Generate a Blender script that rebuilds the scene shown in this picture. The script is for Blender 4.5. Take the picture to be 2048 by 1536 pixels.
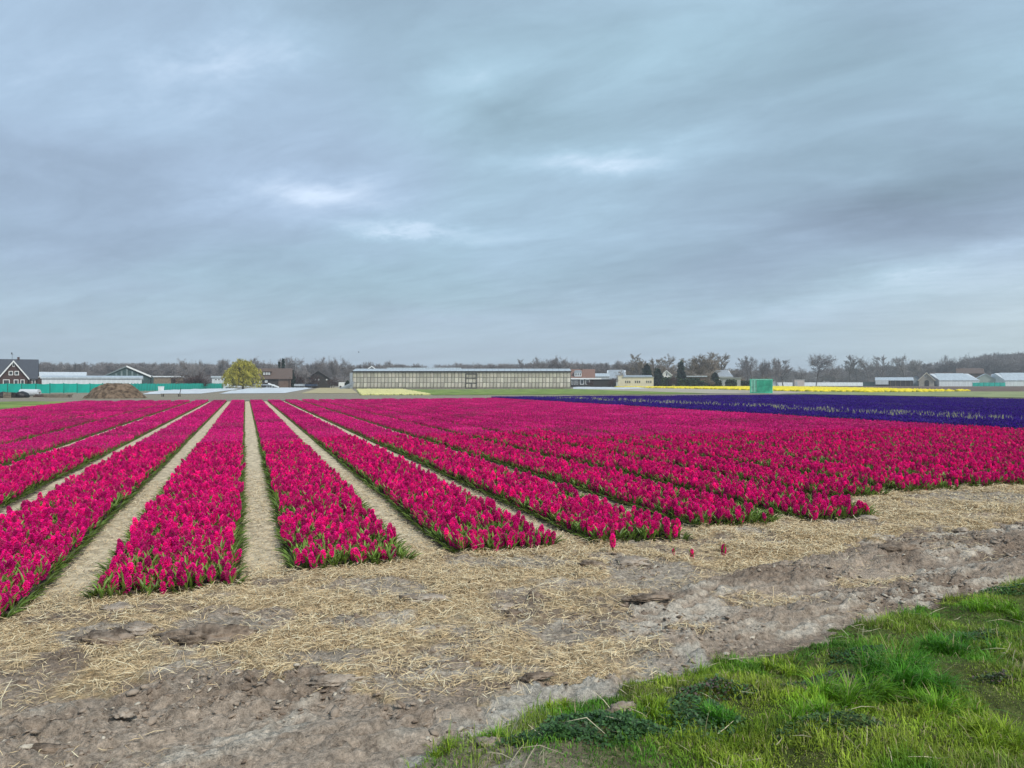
import bpy, bmesh, math, random
import numpy as np
from mathutils import Vector, Matrix

for o in list(bpy.data.objects): bpy.data.objects.remove(o)
SC = bpy.context.scene
COL = SC.collection
R = math.radians
CAMH = 1.67          # eye height above the field, metres
FPX = 1540.0         # focal length in pixels of a 2048 px wide frame
HZ = 766.0           # horizon row in that frame

# ------------------------------------------------------------------ camera
cam_d = bpy.data.cameras.new('camera'); cam = bpy.data.objects.new('camera', cam_d); COL.objects.link(cam)
cam.location = (0, 0, CAMH); cam.rotation_euler = (R(90), 0, 0)
cam_d.sensor_width = 36; cam_d.lens = FPX / 2048 * 36; cam_d.shift_y = (HZ - 768) / 2048
cam_d.clip_start = .05; cam_d.clip_end = 9000
SC.camera = cam

# ------------------------------------------------------------------ exposure
SC.view_settings.view_transform = 'Standard'; SC.view_settings.look = 'None'
SC.view_settings.exposure = 1.05; SC.view_settings.gamma = 1.0
SC.render.engine = 'CYCLES'
SC.cycles.use_denoising = True
SC.cycles.max_bounces = 6; SC.cycles.diffuse_bounces = 3; SC.cycles.glossy_bounces = 2
SC.cycles.transmission_bounces = 3; SC.cycles.transparent_max_bounces = 12; SC.cycles.volume_bounces = 0
SC.cycles.volume_step_rate = 4.0

# ------------------------------------------------------------------ node helper
class NT:
    def __init__(s, tree): s.t = tree; s.n = tree.nodes; s.l = tree.links
    def node(s, typ, **kw):
        n = s.n.new(typ)
        for k, v in kw.items(): setattr(n, k, v)
        return n
    def put(s, sock, v):
        if isinstance(v, bpy.types.NodeSocket): s.l.new(v, sock)
        elif isinstance(v, (tuple, list)) and len(v) == 3 and sock.type == 'RGBA': sock.default_value = (*v, 1)
        else: sock.default_value = v
    def math(s, op, a, b=0.0, c=None, clamp=False):
        n = s.node('ShaderNodeMath', operation=op, use_clamp=clamp); s.put(n.inputs[0], a); s.put(n.inputs[1], b)
        if c is not None: s.put(n.inputs[2], c)
        return n.outputs[0]
    def vmath(s, op, a, b=None):
        n = s.node('ShaderNodeVectorMath', operation=op); s.put(n.inputs[0], a)
        if b is not None: s.put(n.inputs[1], b)
        return n.outputs[0]
    def sep(s, v):
        n = s.node('ShaderNodeSeparateXYZ'); s.put(n.inputs[0], v); return n.outputs
    def comb(s, x, y, z):
        n = s.node('ShaderNodeCombineXYZ')
        for i, v in enumerate((x, y, z)): s.put(n.inputs[i], v)
        return n.outputs[0]
    def noise(s, vec, scale, detail=4, rough=.55, dist=0.0, out=0):
        n = s.node('ShaderNodeTexNoise'); s.put(n.inputs['Vector'], vec)
        n.inputs['Scale'].default_value = scale; n.inputs['Detail'].default_value = detail
        n.inputs['Roughness'].default_value = rough; n.inputs['Distortion'].default_value = dist
        return n.outputs[out]
    def ramp(s, fac, lo, hi, a=0.0, b=1.0):
        n = s.node('ShaderNodeMapRange', interpolation_type='SMOOTHSTEP'); s.put(n.inputs['Value'], fac)
        n.inputs['From Min'].default_value = lo; n.inputs['From Max'].default_value = hi
        n.inputs['To Min'].default_value = a; n.inputs['To Max'].default_value = b
        return n.outputs[0]
    def mix(s, fac, a, b, blend='MIX'):
        n = s.node('ShaderNodeMix', data_type='RGBA', blend_type=blend)
        s.put(n.inputs['Factor'], fac); s.put(n.inputs['A'], a); s.put(n.inputs['B'], b)
        return n.outputs['Result']

# ------------------------------------------------------------------ world: overcast sky
SUN_EL, SUN_AZ = 44.0, 140.0      # azimuth clockwise from +Y (the way the camera looks)
W = bpy.data.worlds.new('World'); SC.world = W; W.use_nodes = True
W.cycles.sampling_method = 'MANUAL'; W.cycles.sample_map_resolution = 256
w = NT(W.node_tree); w.n.clear()
sky = w.node('ShaderNodeTexSky', sky_type='NISHITA'); sky.sun_disc = False
sky.sun_elevation = R(SUN_EL); sky.sun_rotation = R(SUN_AZ)
sky.air_density = 1.0; sky.dust_density = 2.5
geo = w.node('ShaderNodeTexCoord'); d = geo.outputs['Generated']
dx, dy, dz = w.sep(d)
dzp = w.math('MAXIMUM', dz, 0.0)
den = w.math('ADD', dzp, 0.13)
px = w.math('DIVIDE', dx, den); py = w.math('DIVIDE', dy, den)
# the cloud sheet, seen in perspective; stretched along the wind (from lower left to upper right)
ca, sa = math.cos(R(-34)), math.sin(R(-34))
qx = w.math('ADD', w.math('MULTIPLY', px, ca), w.math('MULTIPLY', py, sa))
qy = w.math('SUBTRACT', w.math('MULTIPLY', py, ca), w.math('MULTIPLY', px, sa))
P0 = w.comb(w.math('MULTIPLY', qx, .55), qy, 3.7)
P1 = w.comb(w.math('MULTIPLY', qx, .42), qy, 11.2)
n_big = w.noise(P0, .62, 3, .5, .5)
n_mid = w.noise(P1, 1.9, 7, .62, .35)
n_fine = w.noise(w.comb(w.math('MULTIPLY', qx, .5), qy, 5.5), 5.0, 7, .68, .6)
n_tint = w.noise(w.comb(px, py, 21.0), .6, 2, .5, .3)
az = w.math('ARCTAN2', dx, dy); el = w.math('ARCSINE', dz)
# warp for the cloud patches
wn = w.node('ShaderNodeTexNoise'); w.put(wn.inputs['Vector'], w.comb(w.math('MULTIPLY', az, 1.0), w.math('MULTIPLY', el, 2.4), 1.3))
wn.inputs['Scale'].default_value = 8.0; wn.inputs['Detail'].default_value = 7; wn.inputs['Roughness'].default_value = .66
wr, wg, wb = w.sep(wn.outputs['Color'])
azw = w.math('ADD', az, w.math('MULTIPLY', w.math('SUBTRACT', wr, .5), .16))
elw = w.math('ADD', el, w.math('MULTIPLY', w.math('SUBTRACT', wg, .5), .07))
pw = w.comb(azw, elw, 0.0)
def patch(x, y, rx, ry, rot, amp):
    """one cloud bank: a soft ellipse in azimuth / elevation, its edge broken by the warp"""
    a0 = math.atan((x - 1024) / FPX); e0 = math.atan((HZ - y) / FPX * math.cos(a0))
    mp = w.node('ShaderNodeMapping', vector_type='TEXTURE'); w.put(mp.inputs['Vector'], pw)
    mp.inputs['Location'].default_value = (a0, e0, 0); mp.inputs['Rotation'].default_value = (0, 0, R(rot)); mp.inputs['Scale'].default_value = (2.3 * rx / FPX, 2.3 * ry / FPX, 1)
    gr = w.node('ShaderNodeTexGradient', gradient_type='QUADRATIC_SPHERE'); w.l.new(mp.outputs[0], gr.inputs[0])
    return gr.outputs['Fac'], amp
bank = None
for a in [(640, 388, 175, 36, 0, .95), (810, 463, 160, 13, -1, .75), (430, 112, 210, 60, 22, .85), (560, 90, 110, 45, 10, .42),
          (1200, 318, 220, 24, 2, .74), (950, 155, 90, 35, 10, .40), (860, 262, 110, 55, 30, .34), (1830, 560, 330, 26, 14, .50),
          (2020, 600, 260, 70, 0, .30), (1560, 500, 260, 22, 6, .30), (1330, 120, 260, 60, 24, .30), (40, 60, 200, 130, 30, .28),
          (1900, 190, 300, 36, 16, .34), (1200, 420, 700, 30, 4, .14), (1500, 240, 330, 30, 12, .24), (330, 250, 300, 40, 10, .16),
          (1800, 425, 360, 85, 4, -.85), (1950, 330, 220, 70, 8, -.35), (1400, 520, 300, 40, 3, -.22), (1650, 300, 260, 40, 14, -.30), (1030, 245, 150, 38, 12, -.42), (700, 40, 330, 70, 12, -.36), (1750, 60, 380, 110, 20, -.38),
          (120, 470, 340, 90, 0, -.32), (760, 600, 600, 60, 0, -.12), (1080, 575, 420, 22, 2, -.18), (240, 330, 240, 60, 8, -.16)]:
    q, amp = patch(*a); bank = w.math('MULTIPLY_ADD', q, amp * (.9 if amp > 0 else 1.15), 0.0 if bank is None else bank)
val = w.math('ADD', w.math('MULTIPLY', w.math('SUBTRACT', n_big, .5), .55), w.math('MULTIPLY', w.math('SUBTRACT', n_mid, .5), 1.25))
val = w.math('ADD', val, w.math('MULTIPLY', w.math('SUBTRACT', n_fine, .5), .85))
val = w.math('ADD', w.math('MULTIPLY', val, w.ramp(dz, .0, .14, .5, 1.0)), bank)
lum = w.math('MULTIPLY', w.math('POWER', 2.0, w.math('MULTIPLY', val, .62)), .97)
c_lav = (.203, .269, .357); c_teal = (.200, .293, .356)
tint = w.mix(w.ramp(n_tint, .28, .72), c_lav, c_teal)
hor = w.mix(w.ramp(dz, .0, .17, .80, .0), tint, (.245, .300, .350))          # paler, greyer air near the horizon
hor = w.mix(w.math('MULTIPLY', w.ramp(az, .25, .65), w.ramp(dz, .02, .20, .75, .0)), hor, (.285, .345, .362))
lit = w.mix(w.ramp(val, .15, .95, .0, .6), hor, (.280, .320, .378))
cl = w.vmath('SCALE', lit); w.put(cl.node.inputs['Scale'], lum)
bg1 = w.node('ShaderNodeBackground'); w.put(bg1.inputs[0], cl); bg1.inputs[1].default_value = 1.0
bg2 = w.node('ShaderNodeBackground'); w.put(bg2.inputs[0], sky.outputs[0]); bg2.inputs[1].default_value = 0.06
ms = w.node('ShaderNodeMixShader'); ms.inputs[0].default_value = 0.93
w.l.new(bg2.outputs[0], ms.inputs[1]); w.l.new(bg1.outputs[0], ms.inputs[2])
wo = w.node('ShaderNodeOutputWorld'); w.l.new(ms.outputs[0], wo.inputs[0])

# ------------------------------------------------------------------ sun, veiled by cloud
sd = bpy.data.lights.new('sun', 'SUN'); sun = bpy.data.objects.new('sun', sd); COL.objects.link(sun)
sd.energy = 1.5; sd.angle = R(10); sd.color = (1, .95, .87)
to_sun = Vector((math.sin(R(SUN_AZ)) * math.cos(R(SUN_EL)), math.cos(R(SUN_AZ)) * math.cos(R(SUN_EL)), math.sin(R(SUN_EL))))
sun.rotation_euler = to_sun.to_track_quat('Z', 'Y').to_euler(); sun.location = (0, 0, 60)

# ------------------------------------------------------------------ helpers: tagging, meshes
def tag(o, label=None, cat=None, group=None, kind=None):
    if label: o['label'] = label
    if cat: o['category'] = cat
    if group: o['group'] = group
    if kind: o['kind'] = kind
    return o
def empty(name, loc=(0, 0, 0), rz=0.0):
    o = bpy.data.objects.new(name, None); COL.objects.link(o); o.location = loc; o.rotation_euler = (0, 0, rz)
    o.empty_display_size = .2
    return o
def link(name, me, parent=None, loc=None, rot=None, scale=None):
    o = bpy.data.objects.new(name, me); COL.objects.link(o)
    if parent is not None: o.parent = parent
    if loc is not None: o.location = loc
    if rot is not None: o.rotation_euler = rot
    if scale is not None: o.scale = scale
    return o
def np_mesh(name, V, F, mats=(), col=None, smooth=False, mi=None):
    """V (n,3), F (m,3|4) -> mesh; col (n,3) -> colour attribute Col on points"""
    V = np.asarray(V, np.float32); F = np.asarray(F, np.int32)
    me = bpy.data.meshes.new(name); k = F.shape[1]
    me.vertices.add(len(V)); me.vertices.foreach_set('co', V.ravel())
    me.loops.add(F.size); me.loops.foreach_set('vertex_index', F.ravel())
    me.polygons.add(len(F)); me.polygons.foreach_set('loop_start', np.arange(0, F.size, k, dtype=np.int32))
    try: me.polygons.foreach_set('loop_total', np.full(len(F), k, np.int32))
    except Exception: pass
    if mi is not None: me.polygons.foreach_set('material_index', np.asarray(mi, np.int32))
    if col is not None:
        c = np.ones((len(V), 4), np.float32); c[:, :3] = col
        at = me.attributes.new('Col', 'FLOAT_COLOR', 'POINT'); at.data.foreach_set('color', c.ravel())
    me.update(calc_edges=True)
    if smooth: me.polygons.foreach_set('use_smooth', np.ones(len(F), bool))
    for m in mats: me.materials.append(m)
    return me
class MB:
    """collects polygons; build() links them as ONE mesh object"""
    def __init__(s): s.v = []; s.f = []; s.m = []; s.c = []
    def add(s, vs, fs, m=0, c=(1, 1, 1)):
        b = len(s.v); s.v += [tuple(p) for p in vs]; s.f += [tuple(i + b for i in f) for f in fs]; s.m += [m] * len(fs); s.c += [c] * len(vs)
        return s
    def box(s, x0, x1, y0, y1, z0, z1, m=0):
        v = [(x, y, z) for z in (z0, z1) for y in (y0, y1) for x in (x0, x1)]
        return s.add(v, [(0, 2, 3, 1), (4, 5, 7, 6), (0, 1, 5, 4), (2, 6, 7, 3), (0, 4, 6, 2), (1, 3, 7, 5)], m)
    def prism(s, pts, y0, y1, m=0):
        """outline in x,z extruded from y0 to y1"""
        n = len(pts); v = [(x, y0, z) for x, z in pts] + [(x, y1, z) for x, z in pts]
        f = [tuple(range(n)), tuple(range(2 * n - 1, n - 1, -1))] + [(i, i + n, (i + 1) % n + n, (i + 1) % n) for i in range(n)]
        return s.add(v, f, m)
    def prismx(s, pts, x0, x1, m=0):
        """outline in y,z extruded from x0 to x1"""
        n = len(pts); v = [(x0, y, z) for y, z in pts] + [(x1, y, z) for y, z in pts]
        f = [tuple(range(n - 1, -1, -1)), tuple(range(n, 2 * n))] + [(i, (i + 1) % n, (i + 1) % n + n, i + n) for i in range(n)]
        return s.add(v, f, m)
    def tube(s, a, b, ra, rb, n=5, m=0, c=(1, 1, 1)):
        a = Vector(a); b = Vector(b); t = (b - a)
        if t.length < 1e-6: return s
        t.normalize(); u = t.orthogonal().normalized(); q = t.cross(u)
        v = []
        for p, r in ((a, ra), (b, rb)):
            for i in range(n):
                g = 2 * math.pi * i / n; v.append(p + (u * math.cos(g) + q * math.sin(g)) * r)
        f = [(i, (i + 1) % n, (i + 1) % n + n, i + n) for i in range(n)] + [tuple(range(n - 1, -1, -1)), tuple(range(n, 2 * n))]
        return s.add(v, f, m, c)
    def mesh(s, name, mats, smooth=False, col=False):
        me = bpy.data.meshes.new(name); me.from_pydata(s.v, [], s.f)
        for m in (mats if isinstance(mats, (list, tuple)) else [mats]): me.materials.append(m)
        if any(s.m): me.polygons.foreach_set('material_index', s.m)
        if col:
            c = np.ones((len(s.v), 4), np.float32); c[:, :3] = np.array(s.c, np.float32)
            at = me.attributes.new('Col', 'FLOAT_COLOR', 'POINT'); at.data.foreach_set('color', c.ravel())
        if smooth: me.polygons.foreach_set('use_smooth', [True] * len(s.f))
        me.update(); return me
    def build(s, name, mats, parent=None, loc=None, rot=None, smooth=False, col=False):
        return link(name, s.mesh(name, mats, smooth, col), parent, loc, rot)

# ------------------------------------------------------------------ helpers: noise, projection, field axes
def _h(i, j, s):
    with np.errstate(over='ignore'):
        n = (i.astype(np.int64) * 374761393 + j.astype(np.int64) * 668265263 + s * 974634777) & 0xffffffff
        n = ((n ^ (n >> 13)) * 1274126177) & 0xffffffff
        n = ((n ^ (n >> 16)) * 2246822519) & 0xffffffff
    return ((n ^ (n >> 15)) & 0xffff) / 65535.0
def vn(x, y, s=0):
    x = np.asarray(x, float); y = np.asarray(y, float)
    i = np.floor(x); j = np.floor(y); fx = x - i; fy = y - j
    fx = fx * fx * fx * (fx * (fx * 6 - 15) + 10); fy = fy * fy * fy * (fy * (fy * 6 - 15) + 10)
    i = i.astype(np.int64); j = j.astype(np.int64)
    a = _h(i, j, s) * (1 - fx) + _h(i + 1, j, s) * fx; b = _h(i, j + 1, s) * (1 - fx) + _h(i + 1, j + 1, s) * fx
    return a * (1 - fy) + b * fy
def fbm(x, y, s=0, o=4, g=.5):
    t = 0; a = 1; n = 0
    x = np.asarray(x, float); y = np.asarray(y, float)
    for k in range(o):
        t = t + a * vn(x, y, s + k * 17); n += a; a *= g; x, y = x * 1.62 - y * 1.22 + 5.1, x * 1.22 + y * 1.62 - 3.3
    return t / n
def ss(a, b, x): t = np.clip((np.asarray(x, float) - a) / (b - a), 0, 1); return t * t * (3 - 2 * t)
def gp(x, y, z=0.0):
    """the point of the plane at height z that a pixel of the photograph shows"""
    D = FPX * (CAMH - z) / (y - HZ); return ((x - 1024) / FPX * D, D)
def wx(x, D): return (x - 1024) / FPX * D
def wz(y, D): return CAMH + (HZ - y) / FPX * D
RS, RC = math.sin(R(19.1)), math.cos(R(19.1))
def uv2(u, v): return (u * RC - v * RS, u * RS + v * RC)
def xy2(x, y): return (x * RC + y * RS, -x * RS + y * RC)
def inpoly(x, y, poly):
    ins = np.zeros(np.shape(x), bool); n = len(poly); j = n - 1
    for i in range(n):
        xi, yi = poly[i]; xj, yj = poly[j]
        if yi != yj:
            c = ((yi > y) != (yj > y)) & (x < (xj - xi) * (y - yi) / (yj - yi) + xi); ins ^= c
        j = i
    return ins
def lin(r, g, b): return tuple(((c / 255) / 12.92 if c <= 10 else ((c / 255 + .055) / 1.055) ** 2.4) for c in (r, g, b))

# ------------------------------------------------------------------ helpers: materials
def mat(name, col, rough=.8, var=.15, scale=3.0, bump=0.0, bscale=None, metal=0.0, rnd=0.0, attr=False, spec=.3, detail=4, sub=None, trans=0.0, col2=None, streak=None):
    """procedural surface: colour broken by noise, optional second colour, per-object drift, relief"""
    m = bpy.data.materials.new(name); m.use_nodes = True; t = NT(m.node_tree); t.n.clear()
    b = t.node('ShaderNodeBsdfPrincipled'); out = t.node('ShaderNodeOutputMaterial')
    tc = t.node('ShaderNodeTexCoord'); vec = tc.outputs['Object']
    if streak: vec = t.vmath('MULTIPLY', vec, streak)
    n = t.noise(vec, scale, detail, .6)
    c = (*col, 1)
    base = t.mix(t.ramp(n, .3, .7), tuple(x * (1 - var) for x in col), tuple(min(1, x * (1 + var)) for x in (col2 or col)))
    if attr:
        a = t.node('ShaderNodeAttribute', attribute_name='Col'); base = t.mix(1.0, base, a.outputs['Color'], 'MULTIPLY')
    if rnd:
        oi = t.node('ShaderNodeObjectInfo')
        hs = t.node('ShaderNodeHueSaturation')
        t.put(hs.inputs['Value'], t.math('ADD', 1 - rnd, t.math('MULTIPLY', oi.outputs['Random'], 2 * rnd)))
        r2 = t.math('FRACT', t.math('MULTIPLY', oi.outputs['Random'], 37.7))
        t.put(hs.inputs['Hue'], t.math('ADD', .5 - rnd * .06, t.math('MULTIPLY', r2, rnd * .12)))
        t.put(hs.inputs['Color'], base); base = hs.outputs[0]
    t.put(b.inputs['Base Color'], base)
    b.inputs['Roughness'].default_value = rough; b.inputs['Metallic'].default_value = metal
    b.inputs['Specular IOR Level'].default_value = spec
    if bump:
        bp = t.node('ShaderNodeBump'); bp.inputs['Strength'].default_value = bump; bp.inputs['Distance'].default_value = .02
        t.put(bp.inputs['Height'], t.noise(vec, bscale or scale * 6, 5, .65)); t.l.new(bp.outputs[0], b.inputs['Normal'])
    sh = b.outputs[0]
    if trans:
        tr = t.node('ShaderNodeBsdfTranslucent'); t.put(tr.inputs[0], base)
        mx = t.node('ShaderNodeMixShader'); mx.inputs[0].default_value = trans
        t.l.new(sh, mx.inputs[1]); t.l.new(tr.outputs[0], mx.inputs[2]); sh = mx.outputs[0]
    t.l.new(sh, out.inputs[0])
    return m

# ------------------------------------------------------------------ helper: many alike pieces of stuff from one set of points
def scatter(name, pts, rot, scl, idx, sources, kind='stuff'):
    """sources: meshes; each point shows one of them"""
    me = bpy.data.meshes.new(name); pts = np.asarray(pts, np.float32); N = len(pts)
    me.vertices.add(N); me.vertices.foreach_set('co', pts.ravel())
    for nm, ty, key, dat in (('rot', 'FLOAT_VECTOR', 'vector', np.asarray(rot, np.float32)), ('scl', 'FLOAT_VECTOR', 'vector', np.asarray(scl, np.float32))):
        at = me.attributes.new(nm, ty, 'POINT'); at.data.foreach_set(key, dat.ravel())
    at = me.attributes.new('idx', 'INT', 'POINT'); at.data.foreach_set('value', np.asarray(idx, np.int32))
    o = link(name, me); o['kind'] = kind
    c = bpy.data.collections.new(name + '_pieces')
    for i, s in enumerate(sources):
        c.objects.link(bpy.data.objects.new('%s_piece_%02d' % (name, i), s))
    g = bpy.data.node_groups.new(name + '_nodes', 'GeometryNodeTree')
    g.interface.new_socket('Geometry', in_out='INPUT', socket_type='NodeSocketGeometry')
    g.interface.new_socket('Geometry', in_out='OUTPUT', socket_type='NodeSocketGeometry')
    gi = g.nodes.new('NodeGroupInput'); go = g.nodes.new('NodeGroupOutput')
    ip = g.nodes.new('GeometryNodeInstanceOnPoints'); ci = g.nodes.new('GeometryNodeCollectionInfo')
    ci.inputs['Collection'].default_value = c; ci.inputs['Separate Children'].default_value = True; ci.inputs['Reset Children'].default_value = True
    def na(nm, ty):
        n = g.nodes.new('GeometryNodeInputNamedAttribute'); n.data_type = ty; n.inputs['Name'].default_value = nm
        return n.outputs['Attribute']
    er = g.nodes.new('FunctionNodeEulerToRotation')
    g.links.new(na('rot', 'FLOAT_VECTOR'), er.inputs[0])
    g.links.new(gi.outputs[0], ip.inputs['Points']); g.links.new(ci.outputs[0], ip.inputs['Instance'])
    ip.inputs['Pick Instance'].default_value = True
    g.links.new(na('idx', 'INT'), ip.inputs['Instance Index']); g.links.new(er.outputs[0], ip.inputs['Rotation'])
    g.links.new(na('scl', 'FLOAT_VECTOR'), ip.inputs['Scale']); g.links.new(ip.outputs[0], go.inputs[0])
    md = o.modifiers.new('pieces', 'NODES'); md.node_group = g
    return o

# ================================================================== THE GROUND
rng = np.random.default_rng(7); random.seed(7)
PITCH, BED, U0 = 1.5, 1.1, .36           # a bed and its path; bed width; near bed's edge (field axes)
VFAR = 73.0
VEND = {-4: 5.1, -3: 5.6, -2: 6.1, -1: 6.56, 0: 6.98, 1: 7.06, 2: 7.08, 3: 7.5, 4: 7.5, 5: 8.85, 6: 8.95, 7: 8.95, 8: 8.85, 9: 8.8, 10: 8.7}
KV = np.array([VEND.get(k, 5.0 if k < 0 else 8.7) for k in range(-40, 80)])
def bedinfo(u, v):
    k = np.floor((u - U0) / PITCH).astype(int); t = u - U0 - k * PITCH
    ve = KV[np.clip(k + 40, 0, 119)]
    return k, t, ve
GRASS = [gp(*p) for p in [(720, 1600), (800, 1535), (900, 1495), (1010, 1458), (1100, 1416), (1190, 1400), (1290, 1360), (1400, 1335), (1520, 1308), (1640, 1282),
         (1760, 1248), (1900, 1205), (2060, 1170), (2300, 1120)]] + [(9, 8.2), (12, 6), (12, .8), (-1.2, .8)]
STRAW = [gp(*p) for p in [(-700, 1440), (-200, 1450), (0, 1425), (230, 1400), (420, 1362), (560, 1350), (690, 1392), (830, 1402), (960, 1405), (1090, 1395), (1290, 1352),
         (1330, 1270), (1250, 1205), (1380, 1170), (1540, 1128), (1700, 1092), (1850, 1060), (2100, 1032), (2500, 1000)]] + [(20, 13), (20, 16), (-12, 16), (-12, 5)]
BARE = [(770, 1182, 95, 16), (1060, 1131, 115, 13), (1300, 1146, 95, 36), (430, 1262, 100, 30), (200, 1272, 80, 22), (850, 1203, 50, 10), (1690, 1039, 75, 9),
        (1965, 998, 110, 18), (1010, 1338, 90, 13), (640, 1312, 90, 16), (1210, 1080, 100, 12), (1100, 1268, 90, 14), (690, 1245, 50, 10)]
def masks(x, y):
    wxn = (fbm(x * 1.7, y * 1.7, 3) - .5); wyn = (fbm(x * 1.7, y * 1.7, 9) - .5)
    fx = (fbm(x * 7, y * 7, 31, 3) - .5) * .28; fy = (fbm(x * 7, y * 7, 47, 3) - .5) * .28
    g = inpoly(x + wxn * .35 + fx * .6, y + wyn * .35 + fy * .6, GRASS)
    s = inpoly(x + wxn * .8 + fx * 1.6, y + wyn * .8 + fy * 1.6, STRAW)
    bare = np.zeros(np.shape(x))
    for px_, py_, rx, ry in BARE:
        cx, cy = gp(px_, py_); m = cy / FPX; ax = rx * m; ay = cy * cy / (FPX * CAMH) * ry
        q = ((x - cx) / ax) ** 2 + ((y - cy) / ay) ** 2 + (wxn + fx * 2) * 1.6
        bare = np.maximum(bare, 1 - ss(.6, 1.25, q))
    return g, s, bare
def sdist(x, y, poly):
    """distance to a polygon's border, positive inside"""
    dm = np.full(np.shape(x), 1e9); n = len(poly)
    for i in range(n):
        (ax, ay), (bx, by) = poly[i], poly[(i + 1) % n]; ex, ey = bx - ax, by - ay
        t = np.clip(((x - ax) * ex + (y - ay) * ey) / (ex * ex + ey * ey), 0, 1); dm = np.minimum(dm, np.hypot(x - ax - t * ex, y - ay - t * ey))
    return np.where(inpoly(x, y, poly), dm, -dm)
TA = (.85, .527)                          # the way wheels ran along the headland
def ground(x, y):
    """height, and the weights that colour it"""
    x = np.asarray(x, float); y = np.asarray(y, float); near = (np.abs(x) < 22) & (y < 24) & (y > -3)
    u, v = xy2(x, y); k, t, ve = bedinfo(u, v)
    g, s, bare = masks(x, y)
    field = (v > ve - .02) & (v < VFAR) & (k >= -9) & (k <= 44)
    bed = field & (t < BED) & (v > ve + .13); path = field & (t >= BED) & (v > ve + .3)
    a = x * TA[0] + y * TA[1]; b = -x * TA[1] + y * TA[0]
    low = (fbm(x * .45, y * .45, 5) - .5) * .05
    n1 = fbm(a * 1.9, b * 4.6, 61, 4); n2 = fbm(a * 7.5, b * 15, 71, 3); n3 = fbm(x * 22, y * 22, 81, 2)
    ridg = 1 - np.abs(2 * n1 - 1)
    clod = (ridg ** 2) * .026 + ss(.48, .54, n2) * .036 + ss(.5, .58, fbm(a * 13, b * 24, 77, 2)) * .022 + (n3 - .5) * .030
    # wheel ruts: two bands with tread bars
    for off, wd in ((3.02, .24), (3.75, .20), (4.75, .22)):
        q = np.exp(-((b - off - .25 * np.sin(a * .35)) / wd) ** 2)
        bar = ss(-.2, .5, np.sin((a + np.abs(b - off) * .9) * 30 + 2.2 * n1 * 6)) * ss(.42, .6, fbm(a * .8, b * 2, 91, 2))
        clod = clod * (1 - .55 * q) - q * .030 + q * bar * .020
    straww = s & ~bed & ~path & ~g
    lump = (fbm(x * 2.6, y * 2.6, 101, 4) - .45) * .11 + (n3 - .5) * .012
    z = low + np.where(straww, lump * .8 + clod * .35, clod)
    z = np.where(bed, low + .012 + (n3 - .5) * .01, z)
    z = np.where(path, low - .015 + (fbm(x * 5, y * 5, 111, 3) - .5) * .045, z)
    hum = (fbm(x * 1.15, y * 1.15, 121, 3) - .42) * .30 + (fbm(x * 5, y * 5, 131, 2) - .5) * .03
    gw = ss(-.15, .55, sdist(x, y, GRASS)); z = z * (1 - gw) + (low + .05 + hum + np.where(g, 0, z * .6)) * gw
    z = np.where(near, z, np.where(bed, .012, 0.0))
    z = z * np.where(near, 1 - ss(14, 22, y) * .8, 1)
    return z, dict(g=g, s=straww, bare=bare, bed=bed, path=path, n1=n1, n2=n2, n3=n3, u=u, v=v, k=k, t=t, ve=ve, a=a, b=b)
def hz(x, y): return ground(np.atleast_1d(x), np.atleast_1d(y))[0]

def axis(segs):
    o = []
    for a, b, st in segs: o += list(np.arange(a, b - 1e-6, st))
    return np.array(o + [segs[-1][1]])
gx = axis([(-6000, -1500, 900), (-1500, -300, 200), (-300, -60, 40), (-60, -12, 6), (-12, -5.5, .12), (-5.5, 8.5, .025), (8.5, 14, .12), (14, 60, 6), (60, 300, 40), (300, 1500, 200), (1500, 6000, 900)])
gy = axis([(-300, -20, 70), (-20, -2, 3), (-2, 2.6, .15), (2.6, 7.0, .02), (7.0, 10, .03), (10, 14, .06), (14, 24, .4), (24, 80, 4), (80, 400, 40), (400, 2000, 200), (2000, 8000, 1000)])
X, Y = np.meshgrid(gx, gy); nx, ny = len(gx), len(gy)
Z, mk = ground(X, Y)
def c3(c): return np.array(c)[None, None, :]
dark, mid, pale = c3((.285, .215, .163)), c3((.49, .395, .31)), c3((.68, .60, .495))
f1 = ss(.36, .62, .55 * fbm(X * .9, Y * .9, 201, 4) + .45 * fbm(mk['a'] * .5, mk['b'] * 3.4, 205, 4))[..., None]
hi = ss(-.02, .05, Z)[..., None]
soil = dark * (1 - f1) + mid * f1
cr = (ss(.50, .66, fbm(mk['a'] * 1.3, mk['b'] * 3.2, 211, 4)) * ss(.40, .60, mk['n2']))[..., None]
soil = soil * (1 - cr * .85) + pale * cr * .85
# the whitish sand along the turf
edge = inpoly(X - .15, Y - .18, [(p[0], p[1]) for p in GRASS]) | inpoly(X + .1, Y - .25, GRASS)
ew = (edge & ~mk['g'] & (X < 1.2)).astype(float)[..., None] * ss(.3, .55, fbm(X * 3, Y * 3, 221, 3))[..., None]
soil = soil * (1 - ew * .7) + c3((.58, .55, .48)) * ew * .7
strawc = c3((.68, .51, .30)) * (.55 + .75 * fbm(X * 9, Y * 9, 231, 3))[..., None]
greyc = c3((.43, .365, .295)) * (.45 + 1.1 * fbm(X * 13, Y * 13, 241, 4, .65))[..., None]
sw = (mk['s'] * (1 - mk['bare']))[..., None] * ss(.30, .46, fbm(X * 2.2, Y * 2.2, 251, 4))[..., None]
c = soil * (1 - sw * .9) + strawc * sw * .9
bw = (mk['bare'] * mk['s'])[..., None] * .85; c = c * (1 - bw) + greyc * bw
c = np.where(mk['bed'][..., None], c3((.13, .105, .08)), c)
c = np.where(mk['path'][..., None], c3((.56, .465, .325)) * (.70 + .5 * fbm(X * 11, Y * 11, 261, 3))[..., None], c)
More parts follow.
